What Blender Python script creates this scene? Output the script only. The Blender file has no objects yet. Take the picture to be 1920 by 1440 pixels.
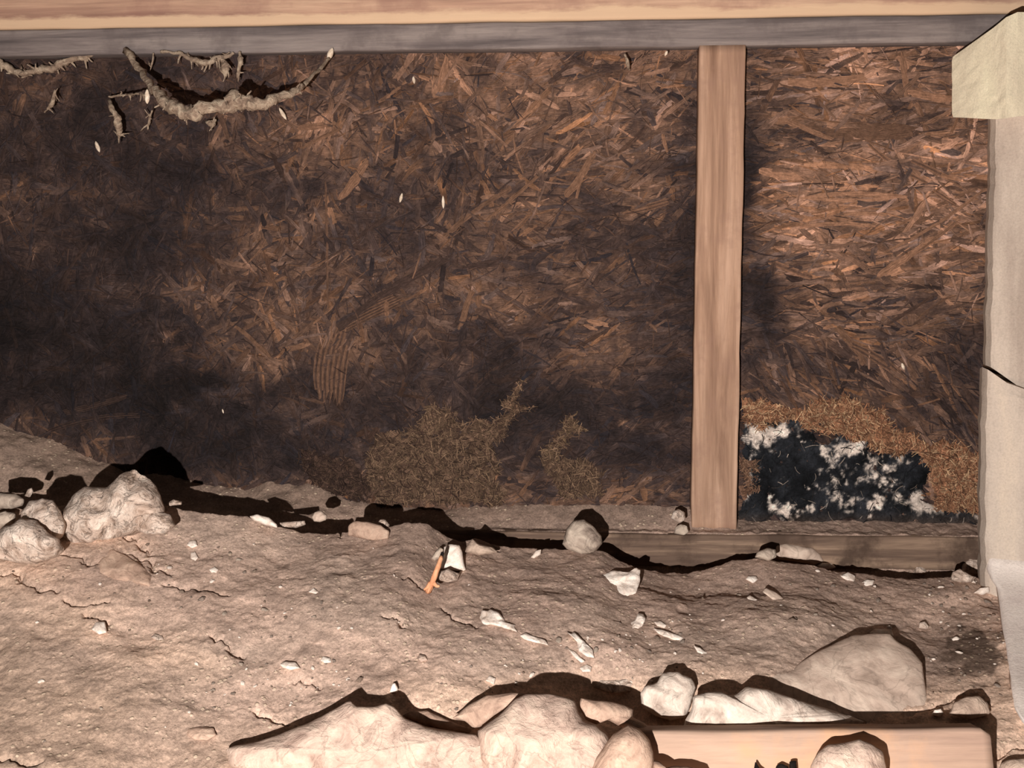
import bpy, math, random
import numpy as np
from mathutils import Matrix, Vector

random.seed(7)
RNG = np.random.default_rng(11)
W, H = 1920, 1440
F = 1900.0                      # focal length in pixels

# ------------------------------------------------------------------ camera
CAM = np.array([0.0, -1.938, 0.58])
PITCH, YAW, ROLL = math.radians(4.5), math.radians(3.1), math.radians(0.3)
SHX, SHY = -0.045, -0.078
fwd = Vector((-math.sin(YAW) * math.cos(PITCH), math.cos(YAW) * math.cos(PITCH), -math.sin(PITCH)))
rgt0 = Vector((math.cos(YAW), math.sin(YAW), 0))
up0 = rgt0.cross(fwd)
rgt = rgt0 * math.cos(ROLL) - up0 * math.sin(ROLL)
up = up0 * math.cos(ROLL) + rgt0 * math.sin(ROLL)
cd = bpy.data.cameras.new('camera')
cd.sensor_fit = 'HORIZONTAL'
cd.sensor_width = 36.0
cd.lens = 36.0 * F / W
cd.shift_x, cd.shift_y = SHX, SHY
cd.clip_start = 0.02
cam = bpy.data.objects.new('camera', cd)
bpy.context.collection.objects.link(cam)
cam.matrix_world = Matrix((
    (rgt.x, up.x, -fwd.x, CAM[0]), (rgt.y, up.y, -fwd.y, CAM[1]),
    (rgt.z, up.z, -fwd.z, CAM[2]), (0, 0, 0, 1)))
bpy.context.scene.camera = cam

# ------------------------------------------------------------------ world, lamp, exposure
world = bpy.data.worlds.new('crawlspace_air')
bpy.context.scene.world = world
world.use_nodes = True
world.node_tree.nodes['Background'].inputs[0].default_value = (1.0, 0.86, 0.78, 1)
world.node_tree.nodes['Background'].inputs[1].default_value = 0.035
LAMP = CAM + np.array([-0.18, -0.20, -0.185])
ld = bpy.data.lights.new('flash_lamp', 'POINT')
ld.energy = 208
ld.color = (1.0, 0.95, 0.925)
ld.shadow_soft_size = 0.007
lamp = bpy.data.objects.new('flash_lamp', ld)
lamp.location = LAMP
bpy.context.collection.objects.link(lamp)
vs = bpy.context.scene.view_settings
vs.view_transform = 'Standard'
vs.look = 'None'
vs.gamma = 1
vs.exposure = 0.0
vs.use_curve_mapping = False

# ------------------------------------------------------------------ pixel <-> world
R_, U_, F_ = (np.array(v) for v in (rgt, up, fwd))
def ray(px, py):
    px = np.asarray(px, float); py = np.asarray(py, float)
    a = (px - 960 + SHX * W) / F
    b = -(py - 720 - SHY * W) / F
    return R_ * a[..., None] + U_ * b[..., None] + F_      # axis depth 1
def at(px, py, d):
    return CAM + ray(px, py) * np.asarray(d, float)[..., None]
def atY(px, py, Y):
    r = ray(px, py)
    t = (Y - CAM[1]) / r[..., 1]
    return CAM + r * np.asarray(t)[..., None]
def proj(P):
    q = np.asarray(P, float) - CAM
    d = q @ F_
    d = np.where(d < 0.05, 0.05, d)
    return (960 - SHX * W + F * (q @ R_) / d, 720 + SHY * W - F * (q @ U_) / d, d)

# ------------------------------------------------------------------ noise
def vn(x, y, z, seed=0):
    x = np.asarray(x, float); y = np.asarray(y, float) + 0 * x; z = np.asarray(z, float) + 0 * x
    xi, yi, zi = np.floor(x).astype(np.int64), np.floor(y).astype(np.int64), np.floor(z).astype(np.int64)
    fx, fy, fz = x - xi, y - yi, z - zi
    fx, fy, fz = (f * f * (3 - 2 * f) for f in (fx, fy, fz))
    def h(i, j, k):
        n = (i * 374761393 + j * 668265263 + k * 2147483647 + seed * 974634777) & 0xffffffff
        n = ((n ^ (n >> 13)) * 1274126177) & 0xffffffff
        n = ((n ^ (n >> 16)) * 2246822519) & 0xffffffff
        return ((n ^ (n >> 15)) & 0xffffff) / 8388607.5 - 1.0
    r = 0
    for a in (0, 1):
        for b in (0, 1):
            for c in (0, 1):
                w = (fx if a else 1 - fx) * (fy if b else 1 - fy) * (fz if c else 1 - fz)
                r = r + w * h(xi + a, yi + b, zi + c)
    return r
def fbm(x, y, z=0.0, o=4, seed=0, gain=0.5):
    s, a = 0, 1.0
    for k in range(o):
        s = s + a * vn(np.asarray(x) * 2 ** k, np.asarray(y) * 2 ** k, np.asarray(z) * 2 ** k, seed + k * 17)
        a *= gain
    return s
def sm(t):
    t = np.clip(t, 0, 1)
    return t * t * (3 - 2 * t)
def lin(c):
    c = np.clip(np.asarray(c, float) / 255.0, 0, 1)
    return np.where(c <= 0.04045, c / 12.92, ((c + 0.055) / 1.055) ** 2.4)
def grid_lookup(xs, ys, tab, x, y):
    tab = np.asarray(tab, float)
    xi = np.interp(x, xs, np.arange(len(xs)))
    yi = np.interp(y, ys, np.arange(len(ys)))
    x0 = np.minimum(xi.astype(int), len(xs) - 2); y0 = np.minimum(yi.astype(int), len(ys) - 2)
    fx = sm(xi - x0); fy = sm(yi - y0)
    if tab.ndim == 3:
        fx = fx[..., None]; fy = fy[..., None]
    return (tab[y0, x0] * (1 - fx) + tab[y0, x0 + 1] * fx) * (1 - fy) + (tab[y0 + 1, x0] * (1 - fx) + tab[y0 + 1, x0 + 1] * fx) * fy
def in_poly(x, y, poly):
    r = np.zeros(np.shape(x), bool)
    n = len(poly)
    for i in range(n):
        x1, y1 = poly[i]; x2, y2 = poly[(i + 1) % n]
        if y1 == y2: continue
        r ^= ((y1 > y) != (y2 > y)) & (x < (x2 - x1) * (y - y1) / (y2 - y1) + x1)
    return r
def seg_dist(x, y, pts):
    d = np.full(np.shape(x), 1e9)
    for (x1, y1), (x2, y2) in zip(pts[:-1], pts[1:]):
        dx, dy = x2 - x1, y2 - y1
        t = np.clip(((x - x1) * dx + (y - y1) * dy) / (dx * dx + dy * dy + 1e-12), 0, 1)
        d = np.minimum(d, np.hypot(x - x1 - t * dx, y - y1 - t * dy))
    return d

# ------------------------------------------------------------------ materials
def new_mat(name, rough=0.9):
    m = bpy.data.materials.new(name); m.use_nodes = True
    nt = m.node_tree; b = nt.nodes['Principled BSDF']
    b.inputs['Roughness'].default_value = rough
    b.inputs['Specular IOR Level'].default_value = 0.12
    return m, nt, b
def nd(nt, typ, **kw):
    n = nt.nodes.new(typ)
    for k, v in kw.items():
        if k.startswith('i_'):
            key = k[2:].replace('_', ' ')
            n.inputs[key].default_value = v
        else: setattr(n, k, v)
    return n
def ramp(nt, fac, stops):
    r = nt.nodes.new('ShaderNodeValToRGB')
    e = r.color_ramp.elements
    while len(e) < len(stops): e.new(0.5)
    for k, (p, c) in enumerate(stops):
        e[k].position = p
        e[k].color = (*c, 1) if len(c) == 3 else c
    nt.links.new(fac, r.inputs[0])
    return r.outputs[0]
def mix(nt, typ, fac, a, b):
    n = nt.nodes.new('ShaderNodeMix'); n.data_type = 'RGBA'; n.blend_type = typ
    for s, v in ((0, fac), (6, a), (7, b)):
        if hasattr(v, 'is_linked'): nt.links.new(v, n.inputs[s])
        elif s == 0: n.inputs[0].default_value = v
        else: n.inputs[s].default_value = (*v, 1)
    return n.outputs[2]
def bump(nt, b, h, strength, dist, prev=None):
    n = nd(nt, 'ShaderNodeBump', i_Strength=strength, i_Distance=dist)
    nt.links.new(h, n.inputs['Height'])
    if prev: nt.links.new(prev, n.inputs['Normal'])
    nt.links.new(n.outputs[0], b.inputs['Normal'])
    return n.outputs[0]
def coords(nt, scale=(1, 1, 1), kind='Object'):
    tc = nt.nodes.new('ShaderNodeTexCoord'); mp = nt.nodes.new('ShaderNodeMapping')
    mp.inputs['Scale'].default_value = scale
    nt.links.new(tc.outputs[kind], mp.inputs[0])
    return mp.outputs[0]
def noise(nt, vec, scale, detail=5, rough=0.6, dist=0.0):
    n = nd(nt, 'ShaderNodeTexNoise', i_Scale=scale, i_Detail=detail, i_Roughness=rough, i_Distortion=dist)
    nt.links.new(vec, n.inputs['Vector'])
    return n.outputs[0]

def grey(v): return (v, v, v)
def mat_osb():
    m, nt, b = new_mat('strand_board', 0.85)
    at_ = nd(nt, 'ShaderNodeAttribute', attribute_name='Col')
    uv = coords(nt, (45, 700, 1), 'UV')
    g = noise(nt, uv, 1.0, 4, 0.65)
    gc = ramp(nt, g, [(0.28, grey(0.5)), (0.5, grey(0.95)), (0.72, grey(1.55))])
    c = mix(nt, 'MULTIPLY', 1.0, at_.outputs[0], gc)
    s = noise(nt, coords(nt), 160, 6, 0.75)
    sc = ramp(nt, s, [(0.3, grey(0.55)), (0.5, grey(1.0)), (0.7, grey(1.5))])
    c = mix(nt, 'MULTIPLY', 0.8, c, sc)
    nt.links.new(c, b.inputs['Base Color'])
    p = bump(nt, b, g, 0.6, 0.002)
    bump(nt, b, s, 0.5, 0.002, p)
    return m
def mat_attr(name, amount=0.7, s1=180, s2=40, bd=0.004, bs=0.7, rough=0.95):
    m, nt, b = new_mat(name, rough)
    at_ = nd(nt, 'ShaderNodeAttribute', attribute_name='Col')
    v = coords(nt)
    n1 = noise(nt, v, s1, 6, 0.75); n2 = noise(nt, v, s2, 5, 0.6)
    c = mix(nt, 'MULTIPLY', amount, at_.outputs[0], ramp(nt, n1, [(0.3, grey(0.6)), (0.5, grey(1.0)), (0.7, grey(1.4))]))
    c = mix(nt, 'MULTIPLY', amount, c, ramp(nt, n2, [(0.3, grey(0.8)), (0.5, grey(1.0)), (0.7, grey(1.18))]))
    nt.links.new(c, b.inputs['Base Color'])
    p = bump(nt, b, n1, bs, bd)
    bump(nt, b, n2, bs * 0.7, bd * 2.5, p)
    return m
def mat_soil():
    m, nt, b = new_mat('dry_soil', 1.0)
    at_ = nd(nt, 'ShaderNodeAttribute', attribute_name='Col')
    v = coords(nt, (1, 1, 1.0))
    n1 = noise(nt, v, 260, 6, 0.8); n2 = noise(nt, v, 55, 6, 0.65); n3 = noise(nt, coords(nt, (0.6, 1.3, 1.3)), 16, 5, 0.6, 0.6)
    c = mix(nt, 'MULTIPLY', 0.8, at_.outputs[0], ramp(nt, n1, [(0.34, grey(0.55)), (0.48, grey(1.0)), (0.64, grey(1.5))]))
    c = mix(nt, 'MULTIPLY', 0.8, c, ramp(nt, n2, [(0.3, grey(0.78)), (0.5, grey(1.0)), (0.7, grey(1.2))]))
    # small pale mineral grains mixed into the soil
    vo = nd(nt, 'ShaderNodeTexVoronoi', i_Scale=85.0, i_Randomness=1.0)
    nt.links.new(coords(nt, (1, 1.0, 1.3)), vo.inputs['Vector'])
    gr = ramp(nt, vo.outputs['Distance'], [(0.16, grey(1.0)), (0.27, grey(0.0))])
    pick = ramp(nt, n3, [(0.46, grey(0.0)), (0.56, grey(1.0))])
    f = nt.nodes.new('ShaderNodeMath'); f.operation = 'MULTIPLY'
    nt.links.new(gr, f.inputs[0]); nt.links.new(pick, f.inputs[1])
    f2 = nt.nodes.new('ShaderNodeMath'); f2.operation = 'MULTIPLY'; f2.inputs[1].default_value = 0.55
    nt.links.new(f.outputs[0], f2.inputs[0])
    c = mix(nt, 'MIX', f2.outputs[0], c, tuple(lin((232, 208, 178))))
    nt.links.new(c, b.inputs['Base Color'])
    p = bump(nt, b, n1, 0.55, 0.003)
    p = bump(nt, b, n2, 0.5, 0.006, p)
    bump(nt, b, f.outputs[0], 0.5, 0.004, p)
    return m
def mat_wood(name, dark, mid, light, axis='x', scale=1.0, bs=0.4, rings=1.0, blotch=None, band=False):
    m, nt, b = new_mat(name, 0.8)
    s = {'x': (1.6, 26, 26), 'z': (26, 26, 1.6), 'y': (26, 1.6, 26)}[axis]
    v = coords(nt, tuple(q * scale for q in s))
    n1 = noise(nt, v, 1.0, 6, 0.6, 0.5 * rings); n2 = noise(nt, v, 6.0, 5, 0.7)
    c = ramp(nt, n1, [(0.33, tuple(lin(dark))), (0.5, tuple(lin(mid))), (0.67, tuple(lin(light)))])
    c = mix(nt, 'MULTIPLY', 0.6, c, ramp(nt, n2, [(0.3, grey(0.75)), (0.5, grey(1.0)), (0.7, grey(1.2))]))
    if blotch:
        n3 = noise(nt, coords(nt, (1, 1, 1)), blotch[1], 6, 0.65)
        k = ramp(nt, n3, [(0.5, grey(0.0)), (0.62, grey(blotch[2]))])
        c = mix(nt, 'MIX', k, c, tuple(lin(blotch[0])))
    if band:      # pale sapwood strip along the lower arris
        sp = nt.nodes.new('ShaderNodeSeparateXYZ'); nt.links.new(coords(nt), sp.inputs[0])
        e = noise(nt, coords(nt, (7, 7, 30)), 1.0, 5, 0.7)
        ma = nt.nodes.new('ShaderNodeMath'); ma.operation = 'MULTIPLY_ADD'; ma.inputs[1].default_value = -0.035
        nt.links.new(e, ma.inputs[0]); nt.links.new(sp.outputs[2], ma.inputs[2])
        mb = nt.nodes.new('ShaderNodeMath'); mb.operation = 'SUBTRACT'; mb.inputs[1].default_value = BAND_Z
        nt.links.new(ma.outputs[0], mb.inputs[0])
        mc = nt.nodes.new('ShaderNodeMath'); mc.operation = 'MULTIPLY'; mc.inputs[1].default_value = 60.0
        nt.links.new(mb.outputs[0], mc.inputs[0])
        c = mix(nt, 'MIX', ramp(nt, mc.outputs[0], [(0.0, grey(0.8)), (0.5, grey(0.0))]), c, tuple(lin((208, 178, 146))))
    nt.links.new(c, b.inputs['Base Color'])
    p = bump(nt, b, n2, bs, 0.0015)
    bump(nt, b, n1, bs, 0.003, p)
    return m
def mat_rock(name, col, dark, light, veins=0.5, bs=0.6, scale=1.0):
    m, nt, b = new_mat(name, 0.92)
    oi = nt.nodes.new('ShaderNodeObjectInfo')
    tc = nt.nodes.new('ShaderNodeTexCoord')
    ad = nt.nodes.new('ShaderNodeVectorMath'); ad.operation = 'ADD'
    sc = nt.nodes.new('ShaderNodeVectorMath'); sc.operation = 'SCALE'; sc.inputs['Scale'].default_value = 7.0
    cb = nt.nodes.new('ShaderNodeCombineXYZ')
    for k in range(3): nt.links.new(oi.outputs['Random'], cb.inputs[k])
    nt.links.new(cb.outputs[0], sc.inputs[0])
    nt.links.new(tc.outputs['Object'], ad.inputs[0]); nt.links.new(sc.outputs[0], ad.inputs[1])
    v = ad.outputs[0]
    n1 = noise(nt, v, 24 * scale, 7, 0.62, 0.7); n2 = noise(nt, v, 150 * scale, 5, 0.75)
    c = ramp(nt, n1, [(0.32, tuple(lin(dark))), (0.47, tuple(lin(col))), (0.66, tuple(lin(light)))])
    # thin winding seams
    n3 = noise(nt, v, 13 * scale, 4, 0.55, 1.6)
    sub = nt.nodes.new('ShaderNodeMath'); sub.operation = 'SUBTRACT'; sub.inputs[1].default_value = 0.5
    ab = nt.nodes.new('ShaderNodeMath'); ab.operation = 'ABSOLUTE'
    nt.links.new(n3, sub.inputs[0]); nt.links.new(sub.outputs[0], ab.inputs[0])
    seam = ramp(nt, ab.outputs[0], [(0.0, grey(1.0 - 0.45 * veins)), (0.022, grey(1.0))])
    c = mix(nt, 'MULTIPLY', 1.0, c, seam)
    c = mix(nt, 'MULTIPLY', 0.7, c, ramp(nt, n2, [(0.3, grey(0.8)), (0.5, grey(1.0)), (0.7, grey(1.15))]))
    nt.links.new(c, b.inputs['Base Color'])
    p = bump(nt, b, n1, bs, 0.012)
    p = bump(nt, b, seam, bs * 0.6, 0.003, p)
    bump(nt, b, n2, bs * 0.6, 0.002, p)
    return m
def mat_concrete(name, base, light, warm):
    m, nt, b = new_mat(name, 0.95)
    v = coords(nt)
    n1 = noise(nt, v, 300, 5, 0.7); n2 = noise(nt, coords(nt, (14, 14, 3)), 1.0, 5, 0.6); n3 = noise(nt, v, 60, 6, 0.7)
    c = ramp(nt, n2, [(0.35, tuple(lin(base))), (0.55, tuple(lin(light))), (0.7, tuple(lin(warm)))])
    c = mix(nt, 'MULTIPLY', 0.8, c, ramp(nt, n1, [(0.3, grey(0.82)), (0.5, grey(1.0)), (0.7, grey(1.14))]))
    c = mix(nt, 'MULTIPLY', 1.0, c, ramp(nt, n3, [(0.22, grey(0.45)), (0.31, grey(1.0))]))
    nt.links.new(c, b.inputs['Base Color'])
    p = bump(nt, b, n1, 0.5, 0.0015)
    bump(nt, b, n3, 0.4, 0.003, p)
    return m

# ------------------------------------------------------------------ object helpers
COL = bpy.context.collection
def mesh_obj(name, V, Fc, mat, parent=None, col=None, uv=None, smooth=True, origin=None):
    V = np.asarray(V, float)
    if origin is not None: V = V - np.asarray(origin)
    me = bpy.data.meshes.new(name)
    if isinstance(Fc, np.ndarray) and Fc.ndim == 2:
        n, k = Fc.shape
        me.vertices.add(len(V)); me.vertices.foreach_set('co', V.astype(np.float32).ravel())
        me.loops.add(n * k); me.loops.foreach_set('vertex_index', Fc.astype(np.int32).ravel())
        me.polygons.add(n); me.polygons.foreach_set('loop_start', np.arange(0, n * k, k, dtype=np.int32))
        me.update(calc_edges=True)
    else:
        me.from_pydata([tuple(v) for v in V], [], [tuple(int(i) for i in f) for f in Fc])
    me.validate()
    if col is not None:
        a = me.color_attributes.new('Col', 'FLOAT_COLOR', 'POINT')
        c = np.ones((len(V), 4), np.float32); c[:, :3] = col
        a.data.foreach_set('color', c.ravel())
    if uv is not None:
        ul = me.uv_layers.new(name='UVMap')
        li = np.empty(len(me.loops), np.int32); me.loops.foreach_get('vertex_index', li)
        ul.data.foreach_set('uv', np.asarray(uv, np.float32)[li].ravel())
    me.polygons.foreach_set('use_smooth', np.full(len(me.polygons), smooth))
    me.materials.append(mat)
    o = bpy.data.objects.new(name, me)
    COL.objects.link(o)
    if parent is not None: o.parent = parent
    if origin is not None: o.location = Vector(origin) - (parent.location if parent is not None else Vector((0, 0, 0)))
    elif parent is not None: o.location = -parent.location
    return o
def tag(o, label=None, cat=None, group=None, kind=None):
    if label: o['label'] = label
    if cat: o['category'] = cat
    if group: o['group'] = group
    if kind: o['kind'] = kind
    return o
def empty(name, loc):
    o = bpy.data.objects.new(name, None); COL.objects.link(o)
    o.location = loc; o.empty_display_size = 0.05
    return o
def quads(nu, nv, wrap=False):
    i = np.arange(nu - 1)[:, None]; j = np.arange(nv if wrap else nv - 1)[None, :]
    a = i * nv + j; b = i * nv + (j + 1) % nv; c = (i + 1) * nv + (j + 1) % nv; d = (i + 1) * nv + j
    return np.stack([a, b, c, d], -1).reshape(-1, 4)

def board(x0, x1, y0, y1, z0, z1, step=0.02, wob=0.001, bev=0.003, seed=1, shape=None):
    """a sawn board: closed shell with rounded edges and slightly wavy faces, lofted along its longest side"""
    L = {0: x1 - x0, 1: y1 - y0, 2: z1 - z0}
    ax = max(L, key=L.get)
    lo = [x0, y0, z0]; hi = [x1, y1, z1]
    o = [k for k in range(3) if k != ax]
    n = max(3, int(L[ax] / step))
    def prof(m=6):
        a0, a1, b0, b1 = lo[o[0]], hi[o[0]], lo[o[1]], hi[o[1]]
        P = []
        cs = [((a0, b0), (0, 1)), ((a1, b0), (1, 0)), ((a1, b1), (0, -1)), ((a0, b1), (-1, 0))]
        C = [(a0, b0), (a1, b0), (a1, b1), (a0, b1)]
        for k in range(4):
            p, q, r = np.array(C[k - 1]), np.array(C[k]), np.array(C[(k + 1) % 4])
            u = (p - q) / np.linalg.norm(p - q); w = (r - q) / np.linalg.norm(r - q)
            P += [q + u * bev, q + (u + w) * bev * 0.3, q + w * bev]
            for t in np.linspace(0, 1, m)[1:-1]:
                P.append(q + w * bev + t * ((r - w * bev) - (q + w * bev)))
        return np.array(P)
    P = prof(); m = len(P)
    T = np.linspace(lo[ax], hi[ax], n)
    V = np.zeros((n, m, 3))
    V[:, :, ax] = T[:, None]; V[:, :, o[0]] = P[None, :, 0]; V[:, :, o[1]] = P[None, :, 1]
    V = V.reshape(-1, 3)
    for k in o:
        V[:, k] += wob * fbm(V[:, 0] * 9, V[:, 1] * 30 + k * 5, V[:, 2] * 9, 3, seed + k)
    if shape: V = shape(V)
    q = [tuple(f) for f in quads(n, m, True)]
    q.append(tuple(range(m))[::-1]); q.append(tuple(range((n - 1) * m, n * m)))
    return V, q

# ------------------------------------------------------------------ colour of the wall (stains, dust, mould), by place on the board
WX = [0, 50, 150, 250, 350, 450, 550, 650, 750, 850, 950, 1050, 1150, 1250, 1300, 1395, 1440, 1500, 1600, 1700, 1800, 1860]
WY = [60, 150, 250, 350, 450, 550, 650, 750, 850, 930]
WT = [
 [70, 70, 62, 60, 75, 75, 82, 88, 90, 95, 98, 102, 104, 104, 100, 88, 104, 112, 118, 118, 110, 112],
 [66, 66, 62, 58, 70, 76, 84, 88, 90, 96, 100, 104, 108, 104, 98, 92, 108, 118, 122, 122, 112, 112],
 [58, 60, 54, 54, 62, 84, 98, 94, 88, 82, 94, 104, 104, 92, 70, 62, 104, 106, 108, 116, 126, 128],
 [74, 70, 60, 52, 46, 60, 76, 86, 80, 66, 84, 96, 92, 78, 58, 64, 112, 124, 122, 118, 124, 126],
 [66, 68, 60, 50, 64, 80, 84, 84, 70, 76, 96, 86, 80, 60, 48, 66, 102, 112, 114, 114, 114, 112],
 [42, 42, 46, 56, 76, 86, 90, 80, 76, 86, 86, 76, 76, 58, 48, 48, 58, 92, 102, 106, 100, 92],
 [36, 38, 44, 38, 52, 80, 88, 84, 72, 74, 58, 74, 80, 66, 56, 64, 72, 84, 90, 84, 70, 66],
 [44, 42, 46, 36, 40, 46, 60, 66, 60, 58, 44, 44, 54, 50, 54, 76, 80, 78, 84, 80, 70, 64],
 [96, 90, 74, 56, 46, 46, 44, 52, 74, 80, 60, 60, 52, 56, 66, 70, 60, 60, 60, 70, 96, 96],
 [112, 112, 110, 100, 92, 92, 90, 92, 92, 92, 88, 88, 88, 82, 80, 74, 70, 66, 66, 76, 80, 80],
]
def wall_tone(px, py):
    wx = px + 26 * fbm(px / 70, py / 70, 0, 3, 5); wy = py + 26 * fbm(px / 70, py / 70, 3.3, 3, 9)
    t = grid_lookup(WX, WY, WT, wx, wy)
    t = spots(px, py, t * (1 + 0.18 * fbm(px / 60, py / 45, 2.0, 4, 37)))
    return t * (1 + 0.13 * fbm(px / 16, py / 16, 1.0, 4, 31))
def wall_rgb(t, warm=0.0):
    """brown where clean, blue-black where mouldy"""
    k = np.clip((t - 48) / 50, 0, 1)[..., None]
    hue = np.array([0.96, 0.77, 0.74]) * (1 - k) + np.array([1.04, 0.79, 0.645]) * k
    hue = hue + np.asarray(warm)[..., None] * np.array([0.06, 0.0, -0.06])
    return lin(np.clip(t[..., None] * hue, 0, 255))
SPOTS = [(318, 632, 13, 9, 96, .75), (378, 606, 11, 9, 92, .7), (385, 692, 10, 5, 100, .6), (392, 372, 14, 10, 88, .5), (352, 418, 16, 9, 84, .5), (205, 690, 24, 12, 82, .5), (310, 560, 6, 20, 92, .5),
         (1190, 782, 8, 26, 92, .7), (1178, 795, 12, 7, 150, .7), (795, 228, 16, 9, 104, .5), (820, 345, 18, 9, 124, .5), (95, 320, 18, 26, 88, .5), (65, 468, 10, 8, 112, .6), (590, 255, 30, 9, 118, .5), (425, 740, 40, 14, 82, .6),
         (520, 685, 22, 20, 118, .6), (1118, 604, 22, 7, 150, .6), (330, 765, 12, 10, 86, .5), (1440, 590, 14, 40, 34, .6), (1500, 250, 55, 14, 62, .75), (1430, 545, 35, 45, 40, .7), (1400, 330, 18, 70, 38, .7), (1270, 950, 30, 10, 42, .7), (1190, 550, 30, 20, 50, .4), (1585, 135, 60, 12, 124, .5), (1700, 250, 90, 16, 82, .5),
         (1455, 335, 30, 10, 158, .5), (1470, 220, 40, 10, 132, .4), (330, 340, 45, 20, 44, .5), (700, 380, 40, 30, 56, .4), (1830, 640, 30, 40, 52, .6), (560, 350, 60, 14, 54, .5), (640, 560, 40, 30, 92, .3), (980, 440, 70, 40, 98, .4)]
def spots(px, py, t):
    jx = px + 8 * fbm(px / 12, py / 12, 0, 3, 201); jy = py + 8 * fbm(px / 12, py / 12, 5, 3, 203)
    for (a, b, ra, rb, v, k) in SPOTS:
        w = k * sm(1.5 - np.hypot((jx - a) / ra, (jy - b) / rb))
        t = t * (1 - w) + v * w
    return t
DUST = np.array([132, 112, 98])
BANK_PX = [(-400, 740), (-100, 765), (0, 790), (60, 815), (150, 845), (230, 880), (300, 893), (400, 912), (460, 918), (500, 908), (545, 904), (600, 916), (650, 938), (760, 952), (860, 950), (950, 945), (1050, 948), (1150, 944), (1290, 950), (1400, 975), (1600, 975), (1850, 980), (2300, 985)]
bank_y = lambda x: np.interp(x, *zip(*BANK_PX))

TORN = {   # places where the board's face has burst and loose tan fibre shows
 'a': [(1392, 752), (1430, 758), (1475, 772), (1520, 752), (1560, 748), (1592, 740), (1640, 765), (1668, 800), (1720, 820), (1790, 835), (1850, 860), (1850, 965), (1750, 958), (1738, 880), (1700, 845), (1600, 835), (1560, 810), (1480, 790), (1440, 800), (1395, 795)],
 'b': [(700, 815), (740, 808), (780, 800), (815, 765), (850, 770), (885, 790), (940, 780), (935, 840), (940, 900), (945, 950), (700, 945), (690, 880)],
 'c': [(1020, 855), (1060, 860), (1090, 868), (1128, 880), (1125, 925), (1060, 930), (1035, 905)],
 'd': [(1395, 850), (1430, 865), (1410, 930), (1392, 930)],
 'f': [(925, 815), (938, 790), (960, 770), (948, 748), (958, 730), (985, 715), (980, 735), (968, 750), (1004, 762), (975, 778), (950, 806), (935, 830)],
 'g': [(1020, 860), (1045, 825), (1062, 790), (1082, 775), (1078, 792), (1110, 810), (1070, 815), (1050, 850), (1085, 865), (1040, 880)],
 'e': [(560, 850), (640, 850), (690, 900), (700, 940), (590, 925)],
}
MOULD = [(1396, 800), (1420, 782), (1460, 795), (1500, 800), (1545, 822), (1600, 815), (1640, 845), (1700, 848), (1736, 850), (1738, 900), (1725, 940), (1760, 950), (1848, 955), (1848, 990), (1700, 985), (1600, 978), (1500, 975), (1395, 978), (1392, 880)]

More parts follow.
